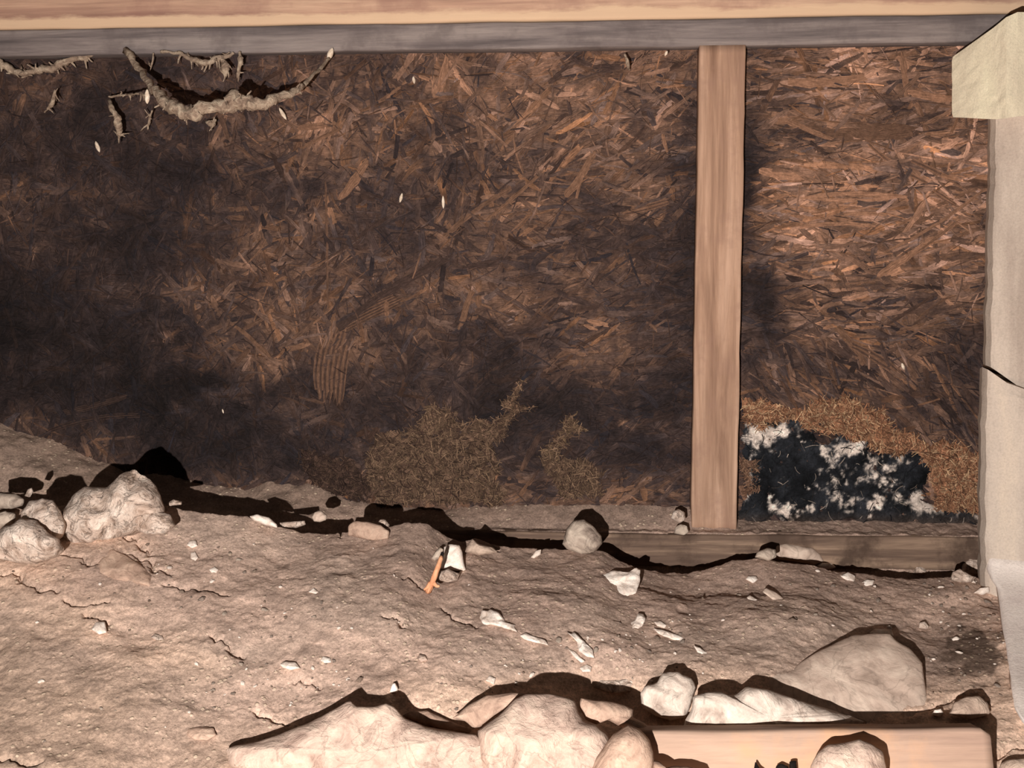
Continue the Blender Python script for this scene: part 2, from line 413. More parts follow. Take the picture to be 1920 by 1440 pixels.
# ------------------------------------------------------------------ the strand board wall
M_OSB = mat_osb()
def build_wall():
    xs = np.arange(-1.6, 1.6, 0.0040); zs = np.arange(-0.12, 0.97, 0.0035)
    X, Z = np.meshgrid(xs, zs, indexing='ij')
    Y = 0.0006 * fbm(X * 40, Z * 40, 0, 3, 2)
    P = np.stack([X, Y, Z], -1).reshape(-1, 3)
    px, py, _ = proj(P)
    t = wall_tone(px, py)
    t *= 1 + 0.16 * fbm(px / 9, py / 9, 2, 3, 77)
    C = wall_rgb(t)
    Fq = quads(len(xs), len(zs))
    V = [P]; FF = [Fq]; CC = [C]; UV = [np.stack([P[:, 0], P[:, 2]], -1)]
    n0 = len(P)
    # back face, so that the board has its thickness
    bk = np.array([[-1.6, 0.012, -0.12], [1.6, 0.012, -0.12], [1.6, 0.012, 0.97], [-1.6, 0.012, 0.97]])
    V.append(bk); FF.append(np.array([[0, 1, 2, 3]]) + n0); CC.append(np.full((4, 3), 0.1)); UV.append(bk[:, [0, 2]]); n0 += 4
    # pressed strands
    LATE = []; nb_ = len(V)
    def strand(cx, cz, L, Wd, ang, tone, lift, warm=0.0, rib=0, keep=0.0):
        nonlocal n0
        nu = max(3, int(L / 0.012) + 1); nv = 3 if not rib else rib
        u = np.linspace(-0.5, 0.5, nu); v = np.linspace(-0.5, 0.5, nv)
        U, Vv = np.meshgrid(u, v, indexing='ij')
        taper = 1 - 0.35 * np.abs(U * 2) ** 3 * RNG.uniform(0, 1.6)
        wv = Wd * taper
        bend = RNG.normal(0, 0.03) * L
        lx = U * L + Wd * 0.25 * RNG.normal(0, 1, (nu, nv)) * (np.abs(U) > 0.49)
        ly = Vv * wv + bend * (U * U * 4)
        ly += (0.0 if rib else 0.07) * Wd * RNG.normal(0, 1, (nu, nv))
        ca, sa = math.cos(ang), math.sin(ang)
        Xs = cx + lx * ca - ly * sa; Zs = cz + lx * sa + ly * ca
        yy = -lift + 0.0007 * np.abs(Vv) * 2 + RNG.normal(0, 0.0012) * U * 2 + RNG.normal(0, 0.0004) * Vv
        if rib: yy = yy + 0.0008 * (np.arange(nv) % 2)[None, :]
        Pn = np.stack([Xs, yy, Zs], -1).reshape(-1, 3)
        m_, k_ = tone if isinstance(tone, tuple) else (tone, 0.0)
        rb = 1 - 0.38 * np.tile(np.arange(nv) % 2, nu) if rib else np.ones(len(Pn))
        V.append(Pn); FF.append(quads(nu, nv) + n0)
        o_ = np.ones(len(Pn)); LATE.append(np.stack([m_ * o_, k_ * o_, keep * o_, rb, warm * o_], -1))
        off = RNG.uniform(0, 50, 2)
        UV.append(np.stack([(U * L).ravel() + off[0], (Vv * Wd).ravel() + off[1]], -1))
        n0 += len(Pn)
    N = 13000
    for i in range(N):
        cx = RNG.uniform(-1.5, 1.5) if i % 9 == 0 else RNG.uniform(-1.25, 0.85); cz = RNG.uniform(-0.03, 0.95)
        a, b, _ = proj(np.array([cx, 0, cz]))
        right = a > 1395
        if right and b < 640: ang = RNG.normal(0, 0.33) if RNG.random() < 0.75 else RNG.uniform(-1.5, 1.5)
        elif right: ang = RNG.normal(-0.6, 0.5)
        elif a > 950: ang = RNG.normal(0.25, 0.6)
        else: ang = RNG.uniform(-math.pi / 2, math.pi / 2)
        L = RNG.uniform(0.03, 0.12) * (1.15 if right else 0.9); Wd = RNG.uniform(0.003, 0.013)
        if i % 2: Wd *= 0.3; L *= 0.7
        tone = float(np.clip(RNG.lognormal(-0.02, 0.23 if right else 0.19), 0.5, 1.5))
        strand(cx, cz, L, Wd, ang, tone, RNG.uniform(0.0006, 0.0026), RNG.normal(0, 0.5))
    # strands one can pick out
    big = [((842, 105), (818, 195), 14, 128, 0), ((688, 305), (636, 380), 16, 118, 0), ((1115, 290), (1062, 372), 14, 112, 0), ((1100, 300), (1080, 372), 6, 120, 0),
           ((628, 612), (835, 478), 16, 62, 0), ((640, 612), (745, 560), 26, 104, 11), ((830, 440), (955, 350), 10, 96, 0), ((612, 340), (616, 585), 5, 92, 0),
           ((630, 618), (612, 745), 66, 112, 15), ((1710, 298), (1835, 365), 9, 128, 3), ((1625, 275), (1735, 348), 9, 140, 3), ((1735, 348), (1790, 385), 10, 136, 5),
           ((1500, 364), (1700, 362), 8, 142, 0), ((1500, 377), (1700, 374), 7, 148, 0), ((1580, 400), (1660, 400), 7, 138, 0), ((1500, 420), (1640, 418), 7, 138, 0),
           ((1645, 520), (1800, 412), 14, 132, 0), ((1655, 515), (1795, 420), 5, 104, 0), ((1650, 520), (1690, 505), 12, 160, 0), ((1600, 640), (1735, 735), 17, 112, 5),
           ((1170, 400), (1255, 378), 13, 120, 5), ((1105, 602), (1142, 610), 9, 142, 0), ((1095, 610), (1120, 618), 8, 135, 0), ((1440, 490), (1520, 520), 12, 132, 3),
           ((1240, 240), (1250, 285), 7, 128, 0), ((1700, 180), (1690, 100), 12, 122, 0), ((560, 240), (640, 232), 12, 112, 0), ((430, 600), (510, 668), 9, 100, 0),
           ((1570, 610), (1620, 680), 14, 96, 0), ((1520, 246), (1720, 250), 34, 92, 0), ((1480, 160), (1620, 150), 16, 134, 0), ((1700, 175), (1800, 190), 14, 138, 0),
           ((1425, 320), (1500, 335), 18, 148, 0), ((1440, 215), (1560, 260), 10, 124, 0), ((885, 545), (860, 620), 12, 104, 0), ((400, 180), (430, 260), 10, 86, 0),
           ((905, 420), (1010, 330), 8, 106, 0), ((540, 290), (640, 240), 8, 104, 0), ((100, 780), (240, 745), 12, 78, 7), ((90, 800), (260, 770), 10, 74, 5), ((1660, 480), (1850, 360), 6, 120, 0)]
    for (x0, y0), (x1, y1), w, tn, rib in big:
        a = atY(np.array([x0, x1]), np.array([y0, y1]), 0.0)
        d = a[1] - a[0]
        strand(*(a.mean(0)[[0, 2]]), float(np.hypot(d[0], d[2])), w * 0.001, math.atan2(d[2], d[0]), (1.0, tn), 0.0032, 0.4, rib, 0.85)
    S = np.concatenate(V[nb_:]); Q = np.concatenate(LATE)
    a, b, _ = proj(S)
    tt = wall_tone(a, b)
    k = np.clip((tt - 36) / 45, 0.35, 1)
    tt = tt * (1 - Q[:, 2]) + Q[:, 2] * Q[:, 1]
    tt = tt * (1 + (Q[:, 0] - 1) * k) * Q[:, 3]
    CC.append(wall_rgb(tt, Q[:, 4]))
    V = np.concatenate(V); FF = np.concatenate(FF)
    return mesh_obj('wall_back', V, FF, M_OSB, col=np.concatenate(CC), uv=np.concatenate(UV), smooth=False)
wall = tag(build_wall(), kind='structure')

# torn fibre: a raised ragged mat with loose fibres
M_FIB = mat_attr('torn_fibre', 0.9, 240, 60, 0.004, 0.8)
def patch(name, poly, thick, colour, seed, fibres=0, fib_cols=None, crust=None):
    pts = atY(np.array([p[0] for p in poly], float), np.array([p[1] for p in poly], float), 0.0)
    x0, z0 = pts[:, 0].min() - 0.03, pts[:, 2].min() - 0.03
    x1, z1 = pts[:, 0].max() + 0.03, pts[:, 2].max() + 0.03
    xs = np.arange(x0, x1, 0.002); zs = np.arange(z0, z1, 0.002)
    X, Z = np.meshgrid(xs, zs, indexing='ij')
    q = [(p[0], p[2]) for p in pts]
    jx = X + 0.011 * fbm(X * 35, Z * 35, 0, 4, seed); jz = Z + 0.011 * fbm(X * 35, Z * 35, 5, 4, seed + 3)
    ins = in_poly(jx, jz, q)
    d = seg_dist(jx, jz, q + [q[0]])
    hgt = np.where(ins, 1, -1) * np.minimum(d, 0.012) / 0.012
    rough = fbm(X * 90, Z * 90, 0, 4, seed + 7)
    Y = -(thick * np.clip(hgt + 0.25, -0.6, 1) * (0.75 + 0.45 * rough)) + np.where(hgt < -0.2, 0.004, 0)
    P = np.stack([X, Y, Z], -1).reshape(-1, 3)
    C = colour(X.ravel(), Z.ravel(), rough.ravel())
    keep = (hgt > -0.45).ravel()
    Fq = quads(len(xs), len(zs)); Fq = Fq[keep[Fq].all(1)]
    V = [P]; FF = [Fq]; CC = [C]; n0 = len(P)
    cand = np.argwhere((hgt > 0.0).ravel()).ravel()
    for i in range(fibres):
        c = P[cand[RNG.integers(len(cand))]]
        L = RNG.uniform(0.006, 0.026); w = RNG.uniform(0.0003, 0.0010); an = RNG.uniform(0, math.pi); cv = RNG.normal(0, 0.4)
        u = np.linspace(-0.5, 0.5, 5)
        ax = c[0] + L * u * math.cos(an) - cv * L * (u * u) * math.sin(an); az = c[2] + L * u * math.sin(an) + cv * L * (u * u) * math.cos(an)
        ay = c[1] - 0.0006 - RNG.uniform(0, 0.004) * (1 - 4 * u * u * 0.8)
        nx, nz = -math.sin(an) * w, math.cos(an) * w
        A = np.stack([ax + nx, ay, az + nz], -1); B = np.stack([ax - nx, ay, az - nz], -1); D = np.stack([ax, ay - w, az], -1)
        Pn = np.stack([A, D, B], 1).reshape(-1, 3)
        col = lin(np.array(fib_cols[RNG.integers(len(fib_cols))]) * RNG.uniform(0.7, 1.12))
        V.append(Pn); FF.append(quads(5, 3) + n0); CC.append(np.tile(col, (15, 1))); n0 += 15
    V = np.concatenate(V); FF = np.concatenate(FF); CC = np.concatenate(CC)
    used = np.unique(FF); remap = np.full(len(V), -1); remap[used] = np.arange(len(used))
    o = mesh_obj(name, V[used], remap[FF], M_FIB, parent=wall, col=CC[used])
    return o
def c_tan(base, var):
    def f(x, z, r):
        t = 1 + var * r + 0.18 * fbm(x * 60, z * 160, 2, 3, 12)
        return lin(np.clip(np.array(base)[None] * t[:, None], 0, 255))
    return f
tans = [(184, 138, 104), (160, 112, 82), (206, 168, 130), (120, 84, 64)]
duns = [(126, 100, 80), (108, 84, 68), (144, 116, 92), (84, 64, 54)]
o = patch('torn_fibre_mat', TORN['a'], 0.007, c_tan((150, 106, 80), 0.30), 21, 2600, tans); o['label'] = 'torn tan wood fibre above black mould'
for k, n in (('b', 2400), ('c', 700), ('d', 200), ('e', 500), ('f', 260), ('g', 260)):
    base = {'b': (102, 80, 65), 'c': (98, 77, 62), 'd': (120, 92, 76), 'e': (76, 58, 49), 'f': (124, 96, 76), 'g': (112, 90, 68)}[k]
    cs = duns if k in 'bcfg' else ([(120, 88, 70), (150, 116, 92)] if k == 'd' else [(90, 70, 58), (66, 50, 44)])
    o = patch('torn_fibre_mat', TORN[k], 0.005, c_tan(base, 0.30), 40 + ord(k), n, cs); o['label'] = 'dusty frayed wood fibre'
def c_mould(x, z, r):
    px, py, _ = proj(np.stack([x, 0 * x, z], -1))
    blot = 0
    for (a, b, ra, rb, s) in [(1430, 812, 42, 24, 1.1), (1500, 805, 20, 12, .7), (1585, 835, 40, 24, 1.1), (1620, 878, 32, 20, .8), (1688, 862, 22, 20, 1.1), (1535, 880, 14, 14, .7),
                             (1560, 935, 26, 30, .55), (1620, 940, 60, 16, .6), (1700, 935, 40, 24, .85), (1740, 950, 30, 24, .9), (1490, 950, 50, 14, .5), (1800, 962, 45, 12, .5), (1440, 870, 30, 10, .35), (1600, 905, 40, 14, .4)]:
        blot = blot + s * np.exp(-(((px - a) / ra) ** 2 + ((py - b) / rb) ** 2))
    n = fbm(x * 55, z * 55, 0, 5, 91, 0.65)
    w = sm((blot * 0.95 + 0.55 * n + 0.18 * fbm(x * 20, z * 20, 4, 2, 5) - 0.30) / 0.62)[:, None]
    dk = np.array([36, 37, 40]) * (1 + 0.45 * fbm(x * 40, z * 40, 9, 4, 55))[:, None]
    wh = np.array([206, 190, 176]) * (1 + 0.22 * n)[:, None]
    br = sm((py - 952) / 30)[:, None] * 0.6
    c = dk * (1 - w) + wh * w
    c = c * (1 - br) + np.array([92, 76, 66]) * br
    return lin(np.clip(c, 0, 255))
o = patch('mould_crust', MOULD, 0.008, c_mould, 61, 150, [(170, 154, 140), (60, 56, 54), (36, 36, 40)]); o['label'] = 'black and white mould crust'

# ------------------------------------------------------------------ ground
CREST_PX = [(-500, 935), (-100, 945), (0, 955), (60, 955), (120, 948), (310, 948), (345, 957), (400, 964), (460, 968), (520, 988), (560, 998), (610, 1003), (640, 997), (700, 1000), (735, 988), (760, 980), (800, 983), (815, 992), (835, 1006),
            (870, 1017), (890, 1010), (920, 1022), (960, 1028), (1050, 1031), (1130, 1033), (1160, 1052), (1200, 1068), (1250, 1075), (1290, 1076), (1330, 1066), (1375, 1052), (1430, 1048), (1500, 1058), (1560, 1070), (1640, 1080), (1700, 1086), (1760, 1084),
            (1800, 1082), (1850, 1088), (1900, 1095), (2100, 1110), (2400, 1120)]
cpx = np.array([p[0] for p in CREST_PX], float); cpy = np.array([p[1] for p in CREST_PX], float)
YC_of = lambda px: np.interp(px, [-300, 0, 280, 700, 1000, 1200, 1400, 1900], [-0.33, -0.33, -0.31, -0.26, -0.205, -0.19, -0.165, -0.165])
crest = atY(cpx, cpy, YC_of(cpx))
bx = np.array([p[0] for p in BANK_PX], float); by = np.array([p[1] for p in BANK_PX], float)
bank = atY(bx, by, 0.0)
PITS = []    # filled in later: hollows behind foreground rocks (x, y, radius, depth)
CRACK_PX = [[(0, 1072), (40, 1083), (60, 1098), (85, 1106), (105, 1113)], [(110, 1040), (150, 1045), (168, 1060), (200, 1050)], [(230, 998), (250, 1008), (265, 1025), (290, 1040)], [(240, 1035), (280, 1052), (290, 1066), (320, 1075)],
            [(310, 1095), (350, 1104), (400, 1108), (425, 1118)], [(0, 1424), (40, 1428), (62, 1432), (75, 1428)], [(640, 1005), (680, 990)],
            [(755, 1085), (768, 1078), (785, 1092), (790, 1103)], [(830, 1140), (850, 1152), (875, 1168), (888, 1180)], [(720, 1155), (740, 1160), (758, 1175)], [(155, 1151), (180, 1156), (205, 1168)],
            [(885, 1020), (920, 1026), (935, 1035)], [(480, 1335), (510, 1350), (540, 1360)], [(1700, 1340), (1740, 1328), (1790, 1308), (1830, 1302), (1858, 1325)], [(1870, 1420), (1890, 1405), (1920, 1402)], [(400, 1190), (430, 1215), (460, 1230)], [(560, 1275), (600, 1290)],
            [(120, 1125), (160, 1135), (200, 1128)], [(1240, 1060), (1300, 1068)]]
def ground_h(X, Y, fine=True):
    X = np.asarray(X, float); Y = np.asarray(Y, float)
    yc = np.interp(X, crest[:, 0], crest[:, 1]); zc = np.interp(X, crest[:, 0], crest[:, 2])
    zb = np.interp(X, bank[:, 0], bank[:, 2])
    d = yc - Y                        # > 0: on the camera's side of the crest
    big = 0.014 * fbm(X * 4.5, Y * 4.5, 0, 3, 101) + 0.003 * fbm(X * 16, Y * 16, 1, 3, 103)
    front = zc * np.exp(-np.maximum(d, 0) / 0.30) - 0.24 * np.maximum(d, 0) + 0.02 * np.minimum(np.maximum(d, 0) / 0.3, 1) + big * sm(d / 0.10)
    e = np.maximum(-d, 0)
    vdep = np.interp(X, [-1.2, -0.5, 0.0, 0.3, 0.7], [0.11, 0.10, 0.07, 0.05, 0.05])
    valley = zc - vdep * sm(e / 0.06) - 0.1 * e
    # soil piled up against the wall (left), a dusty fillet on the sill (right)
    a = np.abs(Y)
    px = np.interp(X, bank[:, 0], bx)
    k = sm((px - 820) / 130)
    pile = zb - 0.45 * a - 1.0 * np.maximum(a - 0.085, 0) + 0.006 * fbm(X * 25, Y * 25, 3, 3, 107)
    fil = np.where(a < 0.064, np.maximum(zb * (1 - a / 0.05), 0.0012) + 0.0018 * fbm(X * 70, Y * 70, 0, 3, 109), -0.2)
    fil = np.maximum(fil, -0.2)
    back = np.maximum(valley, pile * (1 - k) + fil * k)
    h = np.where(d > 0, front, back)
    for (x, y, r, dp) in PITS:
        h = h - dp * np.exp(-(((X - x) / r) ** 2 + ((Y - y) / (0.6 * r)) ** 2))
    if fine:
        m = np.where((d <= 0) & (a < 0.08), 0.25, 1.0)
        h = h + m * (0.0016 * fbm(X * 55, Y * 55, 0, 4, 111) + 0.0012 * np.abs(fbm(X * 120, Y * 120, 0, 3, 113)))
    return h
def on_ground(px, py, off=0.0):
    """first point of the soil along the ray through the pixel"""
    r = ray(px, py)
    ts = np.linspace(0.9, 1.98, 1400)
    P = CAM + r * ts[:, None]
    g = ground_h(P[:, 0], P[:, 1], False)
    i = int(np.argmax(P[:, 2] <= g + off))
    return P[i], ts[i]

for (px, py, r, dp) in [(1270, 1345, 0.05, 0.02), (1500, 1350, 0.06, 0.015), (830, 1345, 0.05, 0.02), (1120, 1300, 0.06, 0.03)]:
    p, _ = on_ground(px, py)
    PITS.append((p[0], p[1], r, dp))

M_SOIL = mat_soil()
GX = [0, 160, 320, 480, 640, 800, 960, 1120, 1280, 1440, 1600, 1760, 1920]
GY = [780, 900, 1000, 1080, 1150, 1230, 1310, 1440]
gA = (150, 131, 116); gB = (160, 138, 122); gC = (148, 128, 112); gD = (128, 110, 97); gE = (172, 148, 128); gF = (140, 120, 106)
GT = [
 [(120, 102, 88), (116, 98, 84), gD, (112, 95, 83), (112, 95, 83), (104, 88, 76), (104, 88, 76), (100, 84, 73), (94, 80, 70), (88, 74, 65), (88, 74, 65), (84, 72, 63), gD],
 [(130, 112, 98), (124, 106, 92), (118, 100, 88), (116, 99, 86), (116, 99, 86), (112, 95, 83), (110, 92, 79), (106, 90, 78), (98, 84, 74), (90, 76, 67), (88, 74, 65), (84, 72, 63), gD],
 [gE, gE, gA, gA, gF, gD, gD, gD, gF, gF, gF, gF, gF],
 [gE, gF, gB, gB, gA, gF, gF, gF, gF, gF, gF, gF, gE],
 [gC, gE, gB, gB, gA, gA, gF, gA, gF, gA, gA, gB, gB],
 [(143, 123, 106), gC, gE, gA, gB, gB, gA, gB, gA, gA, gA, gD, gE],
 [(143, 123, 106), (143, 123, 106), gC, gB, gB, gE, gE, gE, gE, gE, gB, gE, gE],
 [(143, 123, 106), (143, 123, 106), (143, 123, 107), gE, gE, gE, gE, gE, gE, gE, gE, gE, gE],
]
def build_ground():
    def axis(lo, hi, step, olo, ohi, ostep):
        return np.concatenate([np.arange(olo, lo, ostep), np.arange(lo, hi, step), np.arange(hi, ohi, ostep)])
    xs = axis(-1.22, 0.82, 0.0024, -2.4, 2.0, 0.04); ys = axis(-0.86, 0.0, 0.0024, -3.0, 0.004, 0.04)
    ys = ys[ys <= 0.004]; ys = np.append(ys, 0.004)
    X, Y = np.meshgrid(xs, ys, indexing='ij')
    Zz = ground_h(X, Y)
    for pl in CRACK_PX:
        q = [on_ground(a, b)[0] for a, b in pl]
        q2 = [(p[0], p[1]) for p in q]
        x0, x1 = min(p[0] for p in q2) - .03, max(p[0] for p in q2) + .03
        y0, y1 = min(p[1] for p in q2) - .03, max(p[1] for p in q2) + .03
        ii = np.where((xs > x0) & (xs < x1))[0]; jj = np.where((ys > y0) & (ys < y1))[0]
        if not len(ii) or not len(jj): continue
        sl = (slice(ii[0], ii[-1] + 1), slice(jj[0], jj[-1] + 1))
        jit = 0.005 * fbm(X[sl] * 70, Y[sl] * 70, 0, 4, 131)
        d = seg_dist(X[sl] + jit, Y[sl] + jit, q2)
        # lifted crust on the near side of the crack, open slit behind it
        Zz[sl] += -0.011 * np.exp(-(d / 0.0024) ** 2)
    P = np.stack([X, Y, Zz], -1).reshape(-1, 3)
    px, py, _ = proj(P)
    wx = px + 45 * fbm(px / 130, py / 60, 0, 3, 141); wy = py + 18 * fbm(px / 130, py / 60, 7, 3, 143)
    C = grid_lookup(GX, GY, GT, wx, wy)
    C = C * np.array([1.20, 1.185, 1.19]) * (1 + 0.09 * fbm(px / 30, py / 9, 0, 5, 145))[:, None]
    # damp dark stain by the pier
    s = np.exp(-(((px - 1815) / 52) ** 2 + ((py - 1215) / 50) ** 2)) + 0.5 * np.exp(-(((px - 1855) / 30) ** 2 + ((py - 1255) / 30) ** 2))
    s = sm((s + 0.35 * fbm(px / 18, py / 14, 0, 4, 147) - 0.30) / 0.45)[:, None]
    C = C * (1 - s) + np.array([104, 86, 74]) * s
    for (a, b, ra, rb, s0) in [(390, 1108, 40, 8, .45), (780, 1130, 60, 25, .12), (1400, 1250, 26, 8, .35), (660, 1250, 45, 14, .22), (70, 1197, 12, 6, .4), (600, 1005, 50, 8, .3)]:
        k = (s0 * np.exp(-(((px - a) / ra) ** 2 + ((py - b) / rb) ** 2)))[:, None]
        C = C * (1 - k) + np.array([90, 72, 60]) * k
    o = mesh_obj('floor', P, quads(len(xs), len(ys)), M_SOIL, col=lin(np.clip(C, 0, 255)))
    return o
ground = tag(build_ground(), kind='structure')

# ------------------------------------------------------------------ framing timber
zt = lambda px, py, Y: float(atY(float(px), float(py), Y)[2])
BAND_Z = zt(960, 41, -0.040)
M_RIM = mat_wood('orange_rim_timber', (146, 112, 96), (178, 143, 120), (202, 170, 142), 'x', 0.9, 0.3, blotch=((138, 102, 90), 5.0, 0.5), band=True)
M_GREY = mat_wood('weathered_grey_timber', (86, 78, 76), (118, 107, 103), (142, 130, 123), 'x', 1.6, 0.6, blotch=((90, 80, 78), 9.0, 0.5))
M_STUD = mat_wood('stud_timber', (126, 96, 78), (162, 129, 106), (188, 154, 130), 'z', 1.1, 0.4, 1.6, blotch=((146, 114, 97), 12.0, 0.5))
M_SILL = mat_wood('dirty_sill_timber', (84, 67, 58), (116, 95, 80), (160, 134, 112), 'x', 1.6, 0.5, blotch=((78, 62, 52), 9.0, 0.95))
zt = lambda px, py, Y: float(atY(float(px), float(py), Y)[2])
Z1 = zt(960, 91, -0.040); Z2 = zt(960, 41, -0.040)
V, q = board(-1.9, 1.6, -0.040, 0.10, Z1, Z2, 0.02, 0.0012, 0.003, 3)
tag(mesh_obj('top_plate', V, q, M_GREY), 'weathered grey plank running horizontally just above the strand board wall', 'wooden plank')
V, q = board(-1.9, 1.6, -0.043, 0.10, Z2 + 0.0012, Z2 + 0.235, 0.02, 0.0012, 0.006, 5)
tag(mesh_obj('rim_beam', V, q, M_RIM), 'orange-brown timber beam along the top, above the grey plank', 'wooden beam')
V, q = board(-1.9, 1.6, -0.070, -0.0005, -0.062, 0.0, 0.012, 0.0022, 0.004, 9)
tag(mesh_obj('sill_plate', V, q, M_SILL), 'dirty stained bottom sill timber half buried in the soil under the stud', 'wooden plank')

# stud: flat against the board, waney right edge, splayed foot
sx = atY(np.array([1311., 1398.]), np.array([200., 200.]), -0.040)[:, 0]
sb = atY(np.array([1296., 1381.]), np.array([980., 980.]), -0.040)[:, 0]
def stud_shape(V):
    t = np.clip((V[:, 2] - 0.0) / Z1, 0, 1)
    l0 = sb[0] + (sx[0] - sb[0]) * t; r0 = sb[1] + (sx[1] - sb[1]) * t
    u = V[:, 0]
    V[:, 0] = l0 + (r0 - l0) * u
    V[:, 0] += 0.0012 * fbm(V[:, 2] * 14, u * 2, 0, 3, 15)
    # wane along the right edge near the foot
    k = sm((0.45 - V[:, 2]) / 0.35) * (u > 0.9)
    V[:, 1] += 0.008 * k * (V[:, 1] < -0.03)
    return V
def stud_mesh():
    n, nu = 60, 20
    us = np.concatenate([[0.0, 0.012], np.linspace(0.04, 0.96, nu), [0.988, 1.0]])
    prof = [(u, -0.040 + (0.002 if u in (0.0, 1.0) else 0.0)) for u in us] + [(1.0, -0.02), (1.0, -0.0005), (0.5, -0.0005), (0.0, -0.0005), (0.0, -0.02)]
    prof = np.array(prof); m = len(prof)
    Zs = np.linspace(-0.0005, Z1 + 0.0005, n)
    V = np.zeros((n, m, 3)); V[..., 0] = prof[None, :, 0]; V[..., 1] = prof[None, :, 1]; V[..., 2] = Zs[:, None]
    V = V.reshape(-1, 3)
    # grain ridges at the foot
    f = (V[:, 1] < -0.03)
    rid = 0.0016 * np.sin(V[:, 0] * 31 + 2.5 * fbm(V[:, 2] * 5, V[:, 0] * 2, 0, 2, 19)) * sm((0.30 - V[:, 2]) / 0.25)
    V[:, 1] += np.where(f, -np.abs(rid), 0)
    V = stud_shape(V)
    q = [tuple(x) for x in quads(n, m, True)]
    q.append(tuple(range(m))[::-1]); q.append(tuple(range((n - 1) * m, n * m)))
    return V, q
V, q = stud_mesh()
tag(mesh_obj('wall_stud', V, q, M_STUD), 'upright pale brown timber stud standing on the sill against the strand board wall', 'wooden stud')

# ------------------------------------------------------------------ rocks
RK = {
 'pale': mat_rock('pale_limestone', (206, 182, 164), (140, 116, 98), (240, 220, 202), 1.1, 1.1, 1.7),
 'cream': mat_rock('cream_limestone', (190, 164, 147), (160, 134, 119), (208, 184, 164), 0.6, 0.6, 1.3),
 'white': mat_rock('white_limestone', (204, 186, 170), (162, 142, 128), (222, 206, 190), 0.6, 0.5),
 'flake': mat_rock('white_flake', (232, 214, 198), (194, 172, 154), (248, 236, 222), 0.3, 0.4, 2.0),
 'grey': mat_rock('grey_limestone', (194, 170, 152), (162, 140, 124), (220, 198, 178), 0.5, 0.3, 0.6),
 'tan': mat_rock('tan_clod', (180, 150, 130), (140, 114, 98), (200, 172, 150), 0.4, 0.5),
 'clod': mat_rock('soil_clod', (172, 148, 130), (134, 114, 100), (196, 172, 152), 0.3, 0.8),
 'mortar': mat_rock('dull_mortar', (172, 154, 138), (120, 104, 92), (208, 190, 170), 0.7, 0.5),
}
def rock_verts(outline, depth, thick, rough=0.06, n=64, rings=11, seed=0, tilt=0.0, jag=0.02):
    O = np.array(outline, float)
    # resample the outline evenly
    P = np.vstack([O, O[:1]]); s = np.concatenate([[0], np.cumsum(np.hypot(*np.diff(P, axis=0).T))])
    t = np.linspace(0, s[-1], n, endpoint=False)
    ox = np.interp(t, s, P[:, 0]); oy = np.interp(t, s, P[:, 1])
    cx, cy = ox.mean(), oy.mean()
    size = s[-1] / math.pi
    a = np.arange(n)
    r = 1 + jag * fbm(ox * 6 / size + seed, oy * 6 / size, 0, 4, seed)
    ox = cx + (ox - cx) * r; oy = cy + (oy - cy) * r
    c3 = at(cx, cy, depth)
    w3 = at(ox, oy, np.full(n, float(depth))) - c3
    # lean the rim: upper rim away from the camera, lower rim towards it
    vd = c3 - CAM; vd /= np.linalg.norm(vd)
    upc = w3 @ U_
    rim = w3 + 0 * upc[:, None]
    T = thick
    Vs = []
    th = np.linspace(0, math.pi / 2, rings)
    ks = np.cos(th) ** 0.9; hs = np.sin(th) ** 0.8
    def ring(k, hgt):
        p = rim * k
        u = p @ U_
        return c3 + p - vd * hgt * T + vd * (u * tilt)[:, None]
    front = [ring(k, h) for k, h in zip(ks[:-1], hs[:-1])]
    back = [ring(k, -h * 0.8) for k, h in zip(ks[:-1], hs[:-1])]
    allr = back[:0:-1] + front
    V = np.concatenate(allr + [np.array([c3 + (-vd) * T]), np.array([c3 + vd * T * 0.8])])
    m = len(allr)
    q = [tuple(f) for f in quads(m, n, True)]
    kf, kb = m * n, m * n + 1
    for i in range(n):
        q.append(((m - 1) * n + i, (m - 1) * n + (i + 1) % n, kf)); q.append(((i + 1) % n, i, kb))
    # broken surface
    size3 = size / F * depth
    fr = 3.2 / size3
    N = V - c3; N /= (np.linalg.norm(N, axis=1)[:, None] + 1e-9)
    nz = fbm(V[:, 0] * fr + seed, V[:, 1] * fr, V[:, 2] * fr, 4, seed + 5)
    ndg = 1 - 2 * np.abs(fbm(V[:, 0] * fr * 0.7, V[:, 1] * fr * 0.7 + seed, V[:, 2] * fr * 0.7, 3, seed + 9))
    inner = np.clip(1 - np.concatenate([np.abs(np.linspace(-1, 1, m)).repeat(n) * 0, [0, 0]]), 0, 1)
    along = (-vd)[None] * ((0.6 * nz + 0.4 * ndg) * rough * size3)[:, None]
    prof = np.ones(len(V)); prof[m // 2 * n:(m // 2 + 1) * n] = 0.3
    V = V + along * prof[:, None] * inner[:, None]
    return V, q, c3
ROCKID = 0
